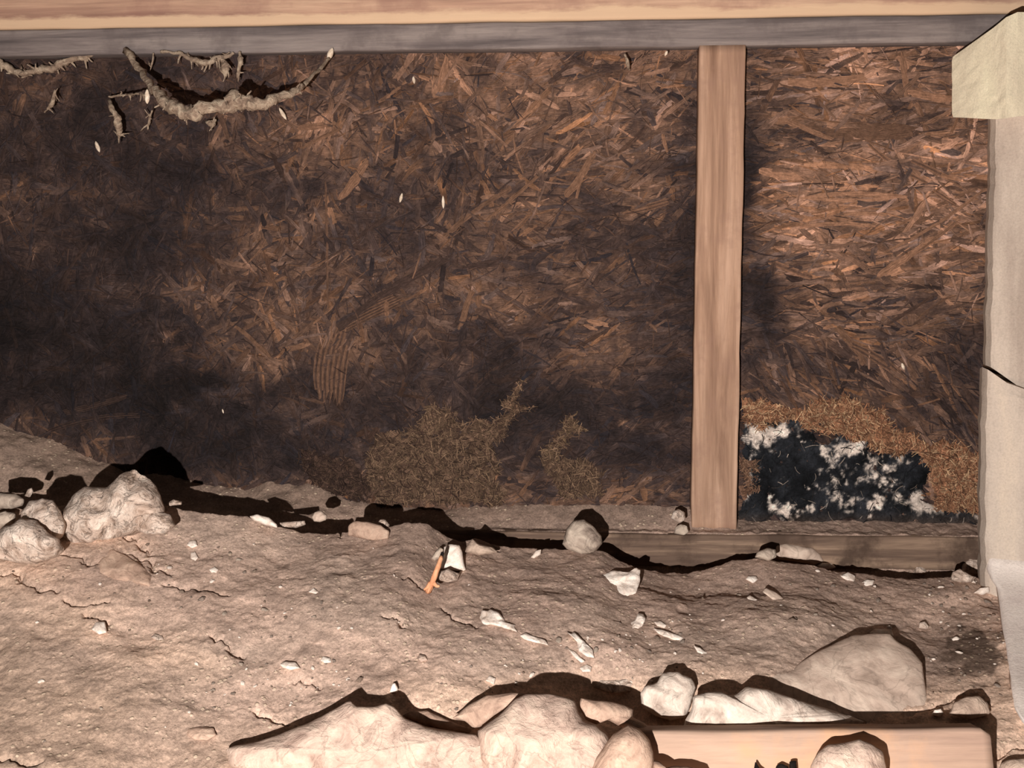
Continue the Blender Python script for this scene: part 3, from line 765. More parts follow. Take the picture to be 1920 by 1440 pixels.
def rock(name, outline, mat, label, thick=None, dd=0.0, rough=0.10, n=64, seed=None, base=None, tilt=0.25, jag=0.03, group=None, cat='rock', depth=None, parent=None):
    global ROCKID
    ROCKID += 1
    seed = ROCKID * 13 if seed is None else seed
    O = np.array(outline, float)
    bxp = O[:, 0].mean(); byp = O[:, 1].max()
    if depth is None and tilt >= 0.6:
        tilt = max(tilt, 1.0) * 1.2
        _, depth = on_ground(bxp, (O[:, 1].min() + byp) / 2)
        dd = dd - (thick or 0.01) * 0.15
    elif depth is None:
        _, depth = on_ground(bxp if base is None else base[0], (byp - 2) if base is None else base[1])
    depth += dd
    w = min(np.ptp(O[:, 0]), np.ptp(O[:, 1]) * 1.5) / F * depth
    T = thick if thick is not None else w * 0.38
    V, q, c = rock_verts(outline, depth, T, rough, n, 11 if n > 30 else 6, seed, tilt, jag)
    o = mesh_obj(name, V, q, RK[mat], origin=c, parent=parent)
    if parent is None: tag(o, label, cat, group)
    return o

# heap at the left on the crest
rock('rock', [(112, 1010), (112, 960), (140, 925), (160, 910), (200, 912), (225, 890), (255, 880), (275, 890), (292, 915), (308, 945), (312, 975), (290, 985), (250, 1005), (180, 1015), (130, 1025)], 'pale',
     'largest craggy pale rock on the soil ridge, peak rising against the dark wall', 0.05, 0.0, 0.20, 110, base=(210, 985), jag=0.05)
rock('rock', [(40, 985), (38, 960), (55, 940), (80, 933), (100, 938), (115, 958), (124, 985), (118, 1005), (100, 1020), (60, 1015)], 'pale', 'smooth rounded pinkish rock between the craggy rock and the left frame edge', 0.04, -0.02, 0.06, base=(80, 1000))
rock('rock', [(-20, 1010), (10, 985), (40, 972), (70, 975), (90, 995), (112, 1012), (120, 1030), (105, 1045), (70, 1058), (30, 1055), (-20, 1045)], 'pale', 'lumpy pale rock lying in front of the smooth pinkish rock, at the left frame edge', 0.04, -0.04, 0.16, base=(50, 1030), jag=0.05)
rock('rock', [(-20, 930), (0, 924), (30, 926), (46, 936), (44, 948), (20, 955), (-20, 952)], 'mortar', 'small flat grey-yellow stone cut by the left frame edge, behind the lumpy rock', 0.02, 0.0, 0.08, 40, base=(20, 962))
rock('rock', [(46, 930), (52, 917), (60, 914), (63, 922), (56, 933)], 'pale', 'tiny upright pale chip beside the flat stone at the left frame edge', 0.006, 0.0, 0.08, 24, base=(50, 962))
rock('rock', [(-20, 965), (10, 958), (30, 962), (28, 980), (0, 990), (-20, 988)], 'mortar', 'dull grey stone wedged under the flat stone at the left frame edge', 0.02, -0.01, 0.08, 32, base=(10, 985))
rock('rock', [(252, 975), (262, 960), (290, 955), (320, 965), (330, 985), (310, 1003), (275, 1003), (255, 992)], 'pale', 'small rounded pinkish rock at the right foot of the craggy rock', 0.03, -0.03, 0.12, 48, base=(290, 990))
rock('rock', [(175, 1075), (180, 1040), (205, 1027), (235, 1040), (262, 1058), (284, 1078), (280, 1098), (240, 1092), (200, 1085)], 'tan', 'flat brownish crust lump on the soil below the craggy rock', 0.012, 0.0, 0.10, 48, tilt=0.8)
# along the crest
rock('rock', [(313, 944), (325, 936), (341, 940), (341, 946), (318, 949)], 'pale', 'small pale flake on the ridge just right of the craggy rock', 0.006, 0, 0.05, 24, base=(330, 958))
rock('rock', [(468, 968), (482, 964), (505, 970), (520, 984), (520, 990), (495, 984), (475, 976)], 'flake', 'smooth cream stone half buried on the ridge crest', 0.012, -0.005, 0.04, 40, base=(495, 990))
rock('rock', [(523, 980), (545, 978), (572, 976), (574, 984), (555, 990), (530, 988)], 'pale', 'flat pale sliver on the ridge right of the smooth cream stone', 0.008, 0.02, 0.05, 32, base=(550, 1000))
rock('rock', [(585, 970), (590, 960), (602, 957), (613, 966), (612, 975), (600, 979), (588, 978)], 'grey', 'small round grey pebble perched on the ridge by its dark shadow', 0.012, 0.03, 0.06, 32, base=(600, 1003))
rock('rock', [(652, 1004), (653, 985), (665, 977), (690, 978), (715, 985), (730, 996), (728, 1010), (700, 1014)], 'tan', 'flat tan slab with a straight top on the ridge left of the white rock', 0.012, -0.01, 0.04, 48, base=(690, 1008))
rock('rock', [(706, 983), (712, 974), (722, 973), (731, 984), (728, 991), (712, 990)], 'pale', 'tiny pale stone behind the flat tan slab', 0.008, 0.02, 0.05, 24, base=(720, 1000))
rock('rock', [(820, 1068), (832, 1045), (832, 1025), (845, 1020), (862, 1022), (867, 1035), (870, 1055), (874, 1072), (850, 1070)], 'flake', 'upright white block beside the orange stick', 0.018, 0.0, 0.08, 48, base=(848, 1066))
rock('rock', [(822, 1088), (825, 1072), (840, 1066), (862, 1076), (858, 1088), (840, 1092)], 'pale', 'small crumbly pale lump below the upright white block', 0.012, -0.01, 0.18, 32)
rock('rock', [(808, 1048), (815, 1035), (825, 1026), (832, 1030), (828, 1045), (815, 1052)], 'mortar', 'small grey lump just left of the upright white block', 0.010, 0, 0.15, 28)
rock('rock', [(870, 1035), (878, 1020), (885, 1010), (900, 1020), (925, 1026), (935, 1036), (900, 1042)], 'clod', 'pointed brown soil clod on the ridge right of the upright white block', 0.02, -0.005, 0.06, 36)
rock('rock', [(1054, 1020), (1062, 990), (1075, 976), (1095, 974), (1112, 985), (1128, 1005), (1130, 1018), (1115, 1036), (1090, 1040), (1062, 1030)], 'mortar', 'round grey rock standing on the ridge against the sill timber', 0.032, 0.01, 0.07, 72, base=(1090, 1034))
rock('rock', [(995, 1045), (1005, 1032), (1015, 1030), (1014, 1040), (1000, 1048)], 'flake', 'little cream wedge stone left of the round grey rock', 0.006, 0, 0.05, 24)
rock('rock', [(1415, 1045), (1420, 1035), (1438, 1027), (1455, 1030), (1456, 1045), (1440, 1052)], 'mortar', 'small dull stone against the sill, left part of the flat ridge rock', 0.016, 0.0, 0.05, 36, base=(1440, 1050))
rock('rock', [(1448, 1045), (1454, 1022), (1472, 1018), (1500, 1022), (1525, 1026), (1540, 1040), (1545, 1052), (1528, 1060), (1500, 1055), (1470, 1050)], 'grey', 'wide flat-topped grey-pink rock on the ridge right of the stud', 0.03, 0.0, 0.08, 64, base=(1500, 1056))
rock('rock', [(1530, 1062), (1540, 1055), (1560, 1056), (1568, 1064), (1550, 1068)], 'flake', 'small white stone at the right foot of the wide flat-topped rock', 0.008, -0.01, 0.08, 24)
rock('rock', [(1712, 1074), (1716, 1062), (1728, 1059), (1736, 1065), (1738, 1075), (1725, 1078)], 'pale', 'small pale stone on the ridge between the flat-topped rock and the pier', 0.010, 0.0, 0.06, 28, base=(1725, 1084))
rock('rock', [(1802, 1072), (1804, 1058), (1818, 1046), (1835, 1048), (1846, 1058), (1847, 1074), (1830, 1080), (1812, 1080)], 'pale', 'pale rock nearest the pier foot at the ridge, taller of two', 0.020, 0.0, 0.10, 48, base=(1825, 1084), jag=0.05)
rock('rock', [(1783, 1088), (1786, 1072), (1800, 1066), (1815, 1076), (1832, 1082), (1822, 1092), (1800, 1092)], 'pale', 'lower lumpy pale rock in front of the one nearest the pier foot', 0.014, 0.0, 0.12, 40, jag=0.06)
# flakes in the soil, mid ground
rock('rock', [(1115, 1090), (1125, 1078), (1150, 1070), (1180, 1072), (1192, 1064), (1204, 1066), (1200, 1085), (1196, 1100), (1190, 1112), (1165, 1122), (1145, 1116), (1135, 1105)], 'flake', 'biggest flat cream-white flake in the brown soil, below the sill', 0.010, -0.004, 0.12, 64, tilt=1.0, jag=0.07)
rock('rock', [(900, 1160), (904, 1144), (918, 1142), (935, 1148), (950, 1166), (966, 1172), (968, 1184), (950, 1180), (925, 1172), (908, 1172)], 'flake', 'bumpy white flake cluster in the soil, nearest the orange stick', 0.010, -0.002, 0.14, 56, tilt=1.0, jag=0.08)
rock('rock', [(974, 1192), (985, 1186), (1005, 1194), (1022, 1200), (1028, 1210), (1008, 1206), (985, 1200)], 'flake', 'slim cream flake next to the bumpy white flake cluster', 0.007, -0.002, 0.10, 40, tilt=1.0)
rock('rock', [(1064, 1186), (1078, 1186), (1095, 1202), (1112, 1218), (1114, 1234), (1100, 1232), (1085, 1222), (1082, 1204)], 'flake', 'long slanting white flake in the middle of the soil', 0.009, -0.002, 0.12, 48, tilt=1.0, jag=0.07)
rock('rock', [(1064, 1216), (1076, 1220), (1090, 1234), (1098, 1240), (1090, 1243), (1076, 1232)], 'flake', 'thin white chip along the lower side of the long slanting flake', 0.005, -0.002, 0.08, 24, tilt=1.0)
rock('rock', [(1086, 1252), (1100, 1245), (1110, 1250), (1108, 1260), (1092, 1260)], 'flake', 'small white lump directly under the long slanting flake', 0.007, -0.002, 0.10, 28, tilt=0.8)
rock('rock', [(1172, 1182), (1180, 1170), (1190, 1162), (1196, 1150), (1206, 1150), (1212, 1158), (1204, 1174), (1192, 1186), (1180, 1188)], 'flake', 'knobbly white stone standing apart to the right of the slanting flake', 0.009, -0.002, 0.14, 36, tilt=0.8, jag=0.08)
rock('rock', [(1430, 1110), (1436, 1102), (1455, 1110), (1470, 1122), (1482, 1130), (1478, 1136), (1458, 1134), (1445, 1122)], 'grey', 'slanting grey flake in the soil below the flat-topped ridge rock', 0.007, -0.002, 0.10, 36, tilt=1.0)
rock('rock', [(1398, 1086), (1402, 1080), (1418, 1080), (1422, 1086), (1412, 1094)], 'flake', 'small oval white pebble above the slanting grey flake', 0.006, -0.001, 0.05, 24, tilt=0.8)
rock('rock', [(1400, 1120), (1406, 1116), (1420, 1124), (1420, 1130), (1406, 1131)], 'flake', 'small yellowish pebble left of the slanting grey flake', 0.006, -0.001, 0.05, 24, tilt=0.8)
rock('rock', [(170, 1180), (180, 1166), (197, 1165), (201, 1186), (186, 1190)], 'flake', 'angular white stone on the smooth sandy soil at the left', 0.010, -0.003, 0.06, 28, tilt=0.6)
rock('rock', [(524, 1246), (534, 1240), (555, 1241), (563, 1253), (545, 1257), (530, 1252)], 'flake', 'oval white stone on the sandy soil left of the foreground rocks', 0.009, -0.003, 0.07, 32, tilt=0.7)
rock('rock', [(282, 1195), (290, 1188), (305, 1192), (308, 1200), (294, 1201)], 'pale', 'faint pinkish chip on the sandy soil right of the angular white stone', 0.005, -0.002, 0.05, 24, tilt=0.7)
rock('rock', [(782, 1235), (786, 1226), (798, 1228), (802, 1238), (790, 1242)], 'cream', 'round cream pebble above the foreground rock ledge', 0.007, -0.002, 0.05, 24, tilt=0.6)
rock('rock', [(730, 1298), (735, 1282), (741, 1280), (747, 1292), (744, 1300)], 'flake', 'tiny pointed white stone behind the shadow of the foreground ledge', 0.006, 0, 0.05, 24)
rock('rock', [(350, 1378), (352, 1366), (375, 1362), (400, 1364), (406, 1378), (390, 1388), (365, 1388)], 'tan', 'flat pinkish crust at the left end of the foreground ledge', 0.008, -0.002, 0.10, 36, tilt=0.9)
rock('rock', [(350, 1022), (356, 1013), (368, 1013), (371, 1024), (360, 1028)], 'flake', 'white notched chip, topmost of a short column of chips on the slope', 0.005, -0.002, 0.08, 24, tilt=0.7)
rock('rock', [(1575, 1080), (1590, 1072), (1604, 1080), (1602, 1092), (1588, 1090)], 'flake', 'cream stone in the soil just below the ridge near the stained sill end', 0.008, -0.002, 0.08, 28, tilt=0.6)
rock('rock', [(1615, 1092), (1625, 1086), (1640, 1088), (1636, 1098), (1622, 1100)], 'flake', 'small white chip right of the cream stone below the ridge', 0.005, -0.002, 0.08, 24, tilt=0.7)
rock('rock', [(1722, 1178), (1724, 1167), (1734, 1165), (1742, 1174), (1738, 1180)], 'pale', 'lone pinkish pebble between the big grey boulder and the dark stain', 0.007, -0.002, 0.05, 24)
rock('rock', [(1825, 1112), (1838, 1102), (1855, 1100), (1856, 1110), (1842, 1116)], 'flake', 'cream stone in the gravel at the pier foot', 0.008, -0.002, 0.08, 24)

rock('rock', [(1224, 1178), (1240, 1180), (1270, 1190), (1298, 1202), (1294, 1208), (1262, 1200), (1236, 1190)], 'flake', 'long thin pale streak of stone in the soil right of the knobbly white stone', 0.005, -0.001, 0.10, 32, tilt=1.0, jag=0.06)
rock('rock', [(1226, 1166), (1238, 1164), (1250, 1172), (1246, 1178), (1232, 1174)], 'flake', 'small pale chip above the long thin pale streak', 0.004, -0.001, 0.10, 24, tilt=1.0)
rock('rock', [(1300, 1210), (1312, 1214), (1326, 1224), (1324, 1232), (1308, 1224)], 'flake', 'small slanting chip at the lower end of the long thin pale streak', 0.004, -0.001, 0.10, 24, tilt=1.0)
rock('rock', [(600, 1238), (606, 1230), (620, 1234), (622, 1242), (608, 1244)], 'flake', 'small cream stone to the right of the oval white stone', 0.006, -0.001, 0.08, 24, tilt=0.7)
rock('rock', [(358, 1036), (366, 1034), (372, 1046), (366, 1052), (357, 1048)], 'flake', 'yellowish chip below the white notched chip on the slope', 0.004, -0.001, 0.08, 24, tilt=0.7)
rock('rock', [(392, 1068), (402, 1062), (410, 1068), (406, 1074), (396, 1074)], 'flake', 'pale chip to the lower right of the column of chips on the slope', 0.004, -0.001, 0.08, 24, tilt=0.7)
rock('rock', [(578, 1110), (588, 1102), (598, 1110), (592, 1114)], 'flake', 'lone white chip in the middle of the left slope', 0.004, -0.001, 0.08, 24, tilt=0.7)
rock('rock', [(910, 1276), (918, 1266), (930, 1272), (926, 1284)], 'flake', 'cream chip just above the shadow of the tall ledge rock', 0.005, -0.001, 0.08, 24, tilt=0.7)
# big grey boulder and the foreground group at the right
rock('boulder', [(1425, 1275), (1450, 1262), (1480, 1256), (1500, 1238), (1530, 1218), (1565, 1200), (1600, 1184), (1640, 1180), (1674, 1181), (1685, 1195), (1712, 1214), (1732, 1242), (1737, 1290), (1740, 1345), (1735, 1385), (1560, 1395), (1490, 1345)], 'grey',
     'big smooth grey-brown boulder behind the loose plank', 0.020, -0.004, 0.04, 110, tilt=0.7, jag=0.015, cat='boulder')
rock('rock', [(1630, 1186), (1640, 1179), (1672, 1180), (1676, 1192), (1656, 1197), (1640, 1194)], 'flake', 'thin white chip capping the big grey boulder', 0.006, -0.012, 0.04, 32, tilt=0.7)
rock('rock', [(1205, 1325), (1200, 1300), (1212, 1285), (1232, 1280), (1242, 1262), (1270, 1259), (1298, 1272), (1305, 1290), (1296, 1320), (1285, 1345), (1255, 1352), (1225, 1342)], 'white', 'rounded white-grey rock sitting between the ledge and the wedge rock', 0.035, 0.0, 0.08, 80, base=(1255, 1346), jag=0.04)
rock('rock', [(1110, 1290), (1120, 1274), (1145, 1270), (1175, 1266), (1205, 1266), (1210, 1280), (1190, 1298), (1150, 1300)], 'pale', 'flat crumbly pale rock lying left of the rounded white-grey rock', 0.014, 0.01, 0.14, 48, base=(1160, 1296), tilt=0.7, jag=0.06)
rock('rock', [(1280, 1375), (1284, 1350), (1295, 1330), (1298, 1305), (1325, 1298), (1352, 1296), (1362, 1304), (1380, 1302), (1400, 1287), (1440, 1292), (1480, 1306), (1540, 1325), (1590, 1340), (1625, 1352), (1622, 1362), (1500, 1385), (1350, 1388)], 'white',
     'long cream-white wedge rock tapering to a tip behind the loose plank', 0.036, -0.018, 0.09, 120, base=(1440, 1372), tilt=0.3, jag=0.015)

# the plank lying in front
M_PLANK = mat_wood('plank_timber', (150, 124, 108), (172, 144, 124), (186, 158, 136), 'x', 0.8, 0.35, blotch=((192, 150, 116), 6.0, 0.7))
def loose_plank():
    dP = 1.262
    a = at(np.array([1195., 1856.]), np.array([1372., 1366.]), np.array([dP, dP - 0.01]))
    L = float(np.linalg.norm(a[1] - a[0]))
    ex = (a[1] - a[0]) / L
    down = np.array([0, -0.30, -1.0]); down -= ex * (down @ ex); down /= np.linalg.norm(down)
    nb = np.cross(ex, down); nb = nb if nb[1] > 0 else -nb       # away from the camera
    V, q = board(0, L, 0, 0.042, 0, 0.092, 0.01, 0.0009, 0.005, 23)
    # rounded, worn right-hand end
    t = np.clip((V[:, 0] - (L - 0.012)) / 0.012, 0, 1)
    mid = 0.046
    V[:, 2] = mid + (V[:, 2] - mid) * (1 - 0.14 * t * t)
    Wd = a[0] + V[:, :1] * ex + V[:, 1:2] * nb + V[:, 2:3] * down
    o = mesh_obj('loose_plank', Wd - a[0], q, M_PLANK)
    return o, a[0], ex, nb, down, L
pl, pa, ex, nb, down, PL = loose_plank()
# its own axes, so the grain runs along it
me = pl.data
Mx = Matrix(((ex[0], nb[0], down[0], pa[0]), (ex[1], nb[1], down[1], pa[1]), (ex[2], nb[2], down[2], pa[2]), (0, 0, 0, 1)))
inv = np.array(Mx.inverted())
co = np.empty(len(me.vertices) * 3, np.float32); me.vertices.foreach_get('co', co)
co = co.reshape(-1, 3) + pa
co = co @ inv[:3, :3].T + inv[:3, 3]
me.vertices.foreach_set('co', co.astype(np.float32).ravel()); me.update()
pl.matrix_world = Mx
if np.linalg.det(np.array(Mx)[:3, :3]) < 0: me.flip_normals()
tag(pl, 'loose pale timber plank lying on its edge in front of the wedge rock', 'wooden plank')
rock('rock', [(1515, 1470), (1520, 1435), (1532, 1412), (1552, 1395), (1585, 1392), (1612, 1385), (1636, 1396), (1655, 1408), (1662, 1440), (1660, 1475)], 'cream', 'smooth cream rock in front of the loose plank', 0.035, -0.0, 0.03, 72, depth=1.205, tilt=0.3, jag=0.012)

# the foreground ledge
rock('rock', [(425, 1405), (440, 1398), (480, 1390), (520, 1378), (575, 1355), (630, 1325), (655, 1310), (668, 1322), (705, 1323), (725, 1317), (742, 1325), (760, 1345), (800, 1362), (850, 1370), (895, 1377), (915, 1400), (915, 1470), (560, 1480), (430, 1440)], 'cream',
     'broad cream foreground rock with a gentle peak, left half of the ledge', 0.05, 0.0, 0.06, 140, depth=1.275, tilt=0.5, jag=0.012)
rock('rock', [(752, 1342), (765, 1334), (800, 1332), (830, 1345), (858, 1358), (885, 1368), (893, 1378), (850, 1374), (790, 1356)], 'tan', 'thin brownish slab tucked against the right slope of the broad cream rock', 0.014, 0.02, 0.03, 48, depth=1.325, tilt=0.5)
rock('rock', [(850, 1346), (880, 1320), (915, 1303), (960, 1298), (985, 1300), (960, 1322), (925, 1345), (902, 1362), (888, 1366), (870, 1352)], 'tan', 'slanting brown slab in the notch between the two big ledge rocks', 0.016, 0.0, 0.03, 56, depth=1.33, tilt=0.5)
rock('rock', [(895, 1370), (930, 1345), (965, 1310), (985, 1300), (1020, 1298), (1060, 1304), (1080, 1312), (1085, 1335), (1095, 1352), (1120, 1358), (1140, 1375), (1150, 1410), (1130, 1475), (920, 1480), (900, 1420)], 'cream',
     'tall cream foreground rock in the middle of the ledge', 0.055, 0.0, 0.08, 110, depth=1.27, tilt=0.5, jag=0.012)
rock('rock', [(1086, 1325), (1088, 1308), (1110, 1312), (1150, 1316), (1170, 1322), (1188, 1330), (1186, 1345), (1210, 1356), (1224, 1372), (1218, 1380), (1180, 1372), (1140, 1350), (1118, 1358), (1098, 1350)], 'tan', 'flat brown slab at the back of the ledge, left of the loose plank', 0.022, 0.0, 0.03, 64, depth=1.31, tilt=0.5, jag=0.02)
rock('rock', [(1100, 1470), (1118, 1420), (1150, 1375), (1178, 1358), (1200, 1366), (1218, 1385), (1226, 1412), (1228, 1440), (1240, 1475)], 'tan', 'brown rounded rock overlapping the left end of the loose plank', 0.04, 0.0, 0.05, 72, depth=1.22, tilt=0.4, jag=0.015)
rock('rock', [(1210, 1475), (1216, 1425), (1235, 1426), (1248, 1440), (1262, 1436), (1290, 1436), (1320, 1445), (1330, 1475)], 'tan', 'low brown clod at the bottom frame edge under the loose plank', 0.03, 0.0, 0.05, 48, depth=1.215, tilt=0.4)
rock('rock', [(1868, 1475), (1875, 1432), (1890, 1424), (1940, 1420), (1960, 1470)], 'clod', 'grey clod at the bottom right corner beyond the plank end', 0.02, 0.0, 0.06, 40, depth=1.27, tilt=0.4)
rock('rock', [(1780, 1338), (1788, 1318), (1810, 1306), (1835, 1304), (1852, 1318), (1858, 1338), (1820, 1350)], 'clod', 'low domed brown clod between the plank end and the pier', 0.02, 0.0, 0.06, 40, tilt=0.5)
rock('rock', [(1747, 1340), (1752, 1331), (1764, 1329), (1770, 1337), (1762, 1345)], 'flake', 'tiny white stone by the right foot of the big grey boulder', 0.006, 0.0, 0.05, 24)
# small near-black pieces by the plank
M_NEAR_BLACK = mat_rock('near_black_matter', (22, 18, 16), (12, 10, 9), (36, 30, 27), 0.1)
RK['near_black'] = M_NEAR_BLACK
rock('black_piece', [(1412, 1450), (1416, 1427), (1424, 1440), (1440, 1452)], 'near_black', 'small black pointed piece at the bottom frame edge before the plank', 0.008, 0, 0.06, 20, depth=1.235, cat='wood splinter')
rock('black_piece', [(1452, 1452), (1455, 1436), (1464, 1431), (1478, 1437), (1480, 1452)], 'near_black', 'squat black fragment between two black pieces before the plank', 0.008, 0, 0.06, 20, depth=1.235, cat='wood splinter')
rock('black_piece', [(1480, 1452), (1480, 1427), (1493, 1426), (1495, 1452)], 'near_black', 'square-ended black stub before the plank, next to the cream rock', 0.008, 0, 0.04, 20, depth=1.235, cat='wood splinter')

# ------------------------------------------------------------------ tubes: stick, hanging webbing
def tube(pts, rad, n=8, seed=0, rough=0.15, fr=200):
    P = np.array(pts, float); m = len(P)
    T = np.gradient(P, axis=0); T /= np.linalg.norm(T, axis=1)[:, None] + 1e-9
    ref = np.array([0.13, 1, 0.07])
    A = np.cross(T, ref); A /= np.linalg.norm(A, axis=1)[:, None] + 1e-9
    B = np.cross(T, A)
    ang = np.linspace(0, 2 * math.pi, n, endpoint=False)
    rad = np.broadcast_to(rad, (m,))
    V = P[:, None] + rad[:, None, None] * (np.cos(ang)[None, :, None] * A[:, None] + np.sin(ang)[None, :, None] * B[:, None])
    V = V.reshape(-1, 3)
    c = np.repeat(P, n, 0)
    k = fbm(V[:, 0] * fr, V[:, 1] * fr, V[:, 2] * fr, 3, seed)
    V = c + (V - c) * (1 + rough * k)[:, None]
    q = [tuple(f) for f in quads(m, n, True)]
    q.append(tuple(range(n))[::-1]); q.append(tuple(range((m - 1) * n, m * n)))
    return V, q
def spline(pts, n):
    P = np.array(pts, float); s = np.concatenate([[0], np.cumsum(np.linalg.norm(np.diff(P, axis=0), axis=1))])
    t = np.linspace(0, s[-1], n)
    Q = np.stack([np.interp(t, s, P[:, k]) for k in range(P.shape[1])], 1)
    for _ in range(max(1, n // 25)):
        Q[1:-1] = (Q[:-2] + 2 * Q[1:-1] + Q[2:]) / 4
    return Q
def join(*parts):
    V, q, n = [], [], 0
    for v, f in parts:
        V.append(v); q += [tuple(i + n for i in x) for x in f]; n += len(v)
    return np.concatenate(V), q

M_STICK = mat_wood('orange_stick', (196, 128, 92), (220, 156, 116), (236, 182, 142), 'z', 2.0, 0.3)
g, dg = on_ground(808, 1108)
st = empty('broken_stick', g)
s = [at(828., 1044., dg - 0.005), at(820., 1066., dg - 0.02), at(812., 1088., dg - 0.025), at(803., 1108., dg - 0.008)]
V, q = tube(spline(s, 16), np.linspace(0.0034, 0.0052, 16), 10, 3, 0.2)
o1 = mesh_obj('shaft', V, q, M_STICK, parent=st)
for pts in ([(812, 1088), (806, 1102), (802, 1112)], [(808, 1094), (798, 1104), (795, 1106)], [(810, 1090), (820, 1100), (824, 1098)]):
    V, q = tube(spline([at(float(x), float(y), dg - 0.022) for x, y in pts], 8), np.linspace(0.0048, 0.0016, 8), 8, 5, 0.2)
    mesh_obj('splinter', V, q, M_STICK, parent=st)
tip = tube(spline([at(828., 1046., dg - 0.005), at(830., 1036., dg)], 5), np.linspace(0.0036, 0.0024, 5), 8, 2, 0.2)
o2 = mesh_obj('burnt_tip', *tip, M_NEAR_BLACK, parent=st); o2['label'] = 'blackened tip'
tag(st, 'short orange broken stick poking out of the soil beside the white block', 'stick')

M_WEB = mat_rock('dusty_webbing', (158, 136, 116), (118, 98, 84), (196, 176, 152), 0.3, 0.8, 3.0)
def strand_px(pts, rad, seed, n=70, wob=0.003, branches=0):
    """pts: (px, py, distance in front of the board, radius factor)"""
    P = []; Rr = []
    for (a, b, d, r) in pts:
        P.append(np.append(atY(float(a), float(b), -d), r))
    Q = spline(P, n)
    Q[:, 0] += wob * fbm(Q[:, 0] * 60, Q[:, 2] * 60, 0, 3, seed); Q[:, 2] += wob * fbm(Q[:, 0] * 60, Q[:, 2] * 60, 5, 3, seed + 1)
    main = tube(Q[:, :3], Q[:, 3] * rad, 10, seed, 0.45, 130)
    parts = [main]
    for i in range(branches):
        k = int(RNG.integers(3, n - 3)); p = Q[k, :3]
        L = RNG.uniform(0.008, 0.022)
        dv = RNG.normal(0, 1, 3) * np.array([0.6, 0.5, 0.8]); dv[2] -= 0.4; dv *= L / np.linalg.norm(dv)
        pts2 = [p, p + dv * 0.5 + RNG.normal(0, 0.002, 3), p + dv]
        parts.append(tube(spline(pts2, 7), np.linspace(rad * 0.5, rad * 0.15, 7), 6, seed + i, 0.4, 200))
    return join(*parts)
V, q = strand_px([(238, 96, .045, 1.0), (262, 130, .075, .8), (285, 168, .16, 1.0), (312, 196, .21, 1.6), (345, 212, .23, 1.9), (390, 204, .23, 1.5), (425, 196, .22, 1.5), (442, 184, .22, 2.1), (470, 194, .22, 1.5), (505, 192, .21, 1.3), (545, 178, .18, .9), (575, 155, .14, .55), (602, 125, .08, .5), (622, 104, .043, .35)], 0.0066, 5, 110, 0.005, 40)
tag(mesh_obj('hanging_web', V, q, M_WEB), 'long sagging dust-laden web strand looped under the grey plank', 'cobweb')
V, q = strand_px([(-20, 108, .02, 1), (20, 128, .02, 1.1), (55, 138, .022, .9), (85, 126, .02, 1.2), (120, 118, .02, .9), (155, 108, .02, .8), (172, 100, .03, .5)], 0.0062, 9, 60, 0.006, 26)
tag(mesh_obj('hanging_web', V, q, M_WEB), 'ragged dusty web clump under the grey plank at the left frame edge', 'cobweb')
V, q = strand_px([(205, 182, .05, .5), (235, 178, .07, .4), (262, 177, .12, .45), (272, 177, .14, .4)], 0.0045, 13, 30, 0.002, 6)
V2, q2 = strand_px([(206, 186, .045, .9), (212, 208, .06, 1.1), (220, 230, .06, 1.5), (222, 250, .055, 1.2), (226, 256, .05, .4)], 0.0046, 15, 30, 0.003, 10)
tag(mesh_obj('hanging_web', *join((V, q), (V2, q2)), M_WEB), 'short web streamer hanging straight down left of the long sagging strand', 'cobweb')
V, q = strand_px([(300, 96, .044, .5), (335, 98, .045, .6), (365, 112, .05, .9), (385, 116, .05, 1.0), (410, 108, .05, .8), (440, 100, .044, .5)], 0.0055, 17, 40, 0.003, 18)
tag(mesh_obj('hanging_web', V, q, M_WEB), 'small drooping web fringe directly under the grey plank above the sagging strand', 'cobweb')
V, q = strand_px([(416, 112, .05, .6), (422, 122, .05, 1.3), (420, 134, .05, 1.1), (422, 144, .05, .4)], 0.0056, 19, 20, 0.002, 6)
tag(mesh_obj('hanging_web', V, q, M_WEB), 'fat tan web tuft dangling above the lowest part of the sagging strand', 'cobweb')
V, q = strand_px([(448, 98, .044, .5), (450, 112, .05, 1.0), (448, 130, .05, .7), (446, 148, .04, .4)], 0.0048, 21, 20, 0.002, 6)
tag(mesh_obj('hanging_web', V, q, M_WEB), 'narrow brown web tuft dangling beside the fat tan tuft', 'cobweb')
V, q = strand_px([(106, 170, .05, .5), (100, 186, .05, 1.0), (92, 200, .045, .8), (84, 211, .03, .3)], 0.0042, 23, 20, 0.002, 5)
tag(mesh_obj('hanging_web', V, q, M_WEB), 'lone slanting dusty web scrap on the dark wall near the left edge', 'cobweb')
V, q = strand_px([(284, 206, .04, .4), (282, 222, .03, .8), (276, 244, .02, .4)], 0.0038, 25, 20, 0.002, 4)
tag(mesh_obj('hanging_web', V, q, M_WEB), 'faint dull web scrap on the wall below the left bend of the sagging strand', 'cobweb')
V, q = strand_px([(388, 228, .03, .6), (398, 232, .035, 1.4), (406, 222, .03, .6)], 0.0046, 27, 16, 0.002, 4)
tag(mesh_obj('hanging_web', V, q, M_WEB), 'small yellowish web scrap just below the middle of the sagging strand', 'cobweb')
V, q = strand_px([(288, 100, .044, .4), (286, 120, .044, .5), (282, 134, .03, .2)], 0.0030, 29, 16, 0.002, 2)
tag(mesh_obj('hanging_web', V, q, M_WEB), 'thin pale web thread inside the top of the sagging loop', 'cobweb')
V, q = strand_px([(1170, 102, .044, .4), (1176, 112, .045, .8), (1178, 126, .04, .8), (1180, 131, .03, .3)], 0.0040, 31, 16, 0.0015, 3)
tag(mesh_obj('hanging_web', V, q, M_WEB), 'little white web tuft under the grey plank left of the stud', 'cobweb')

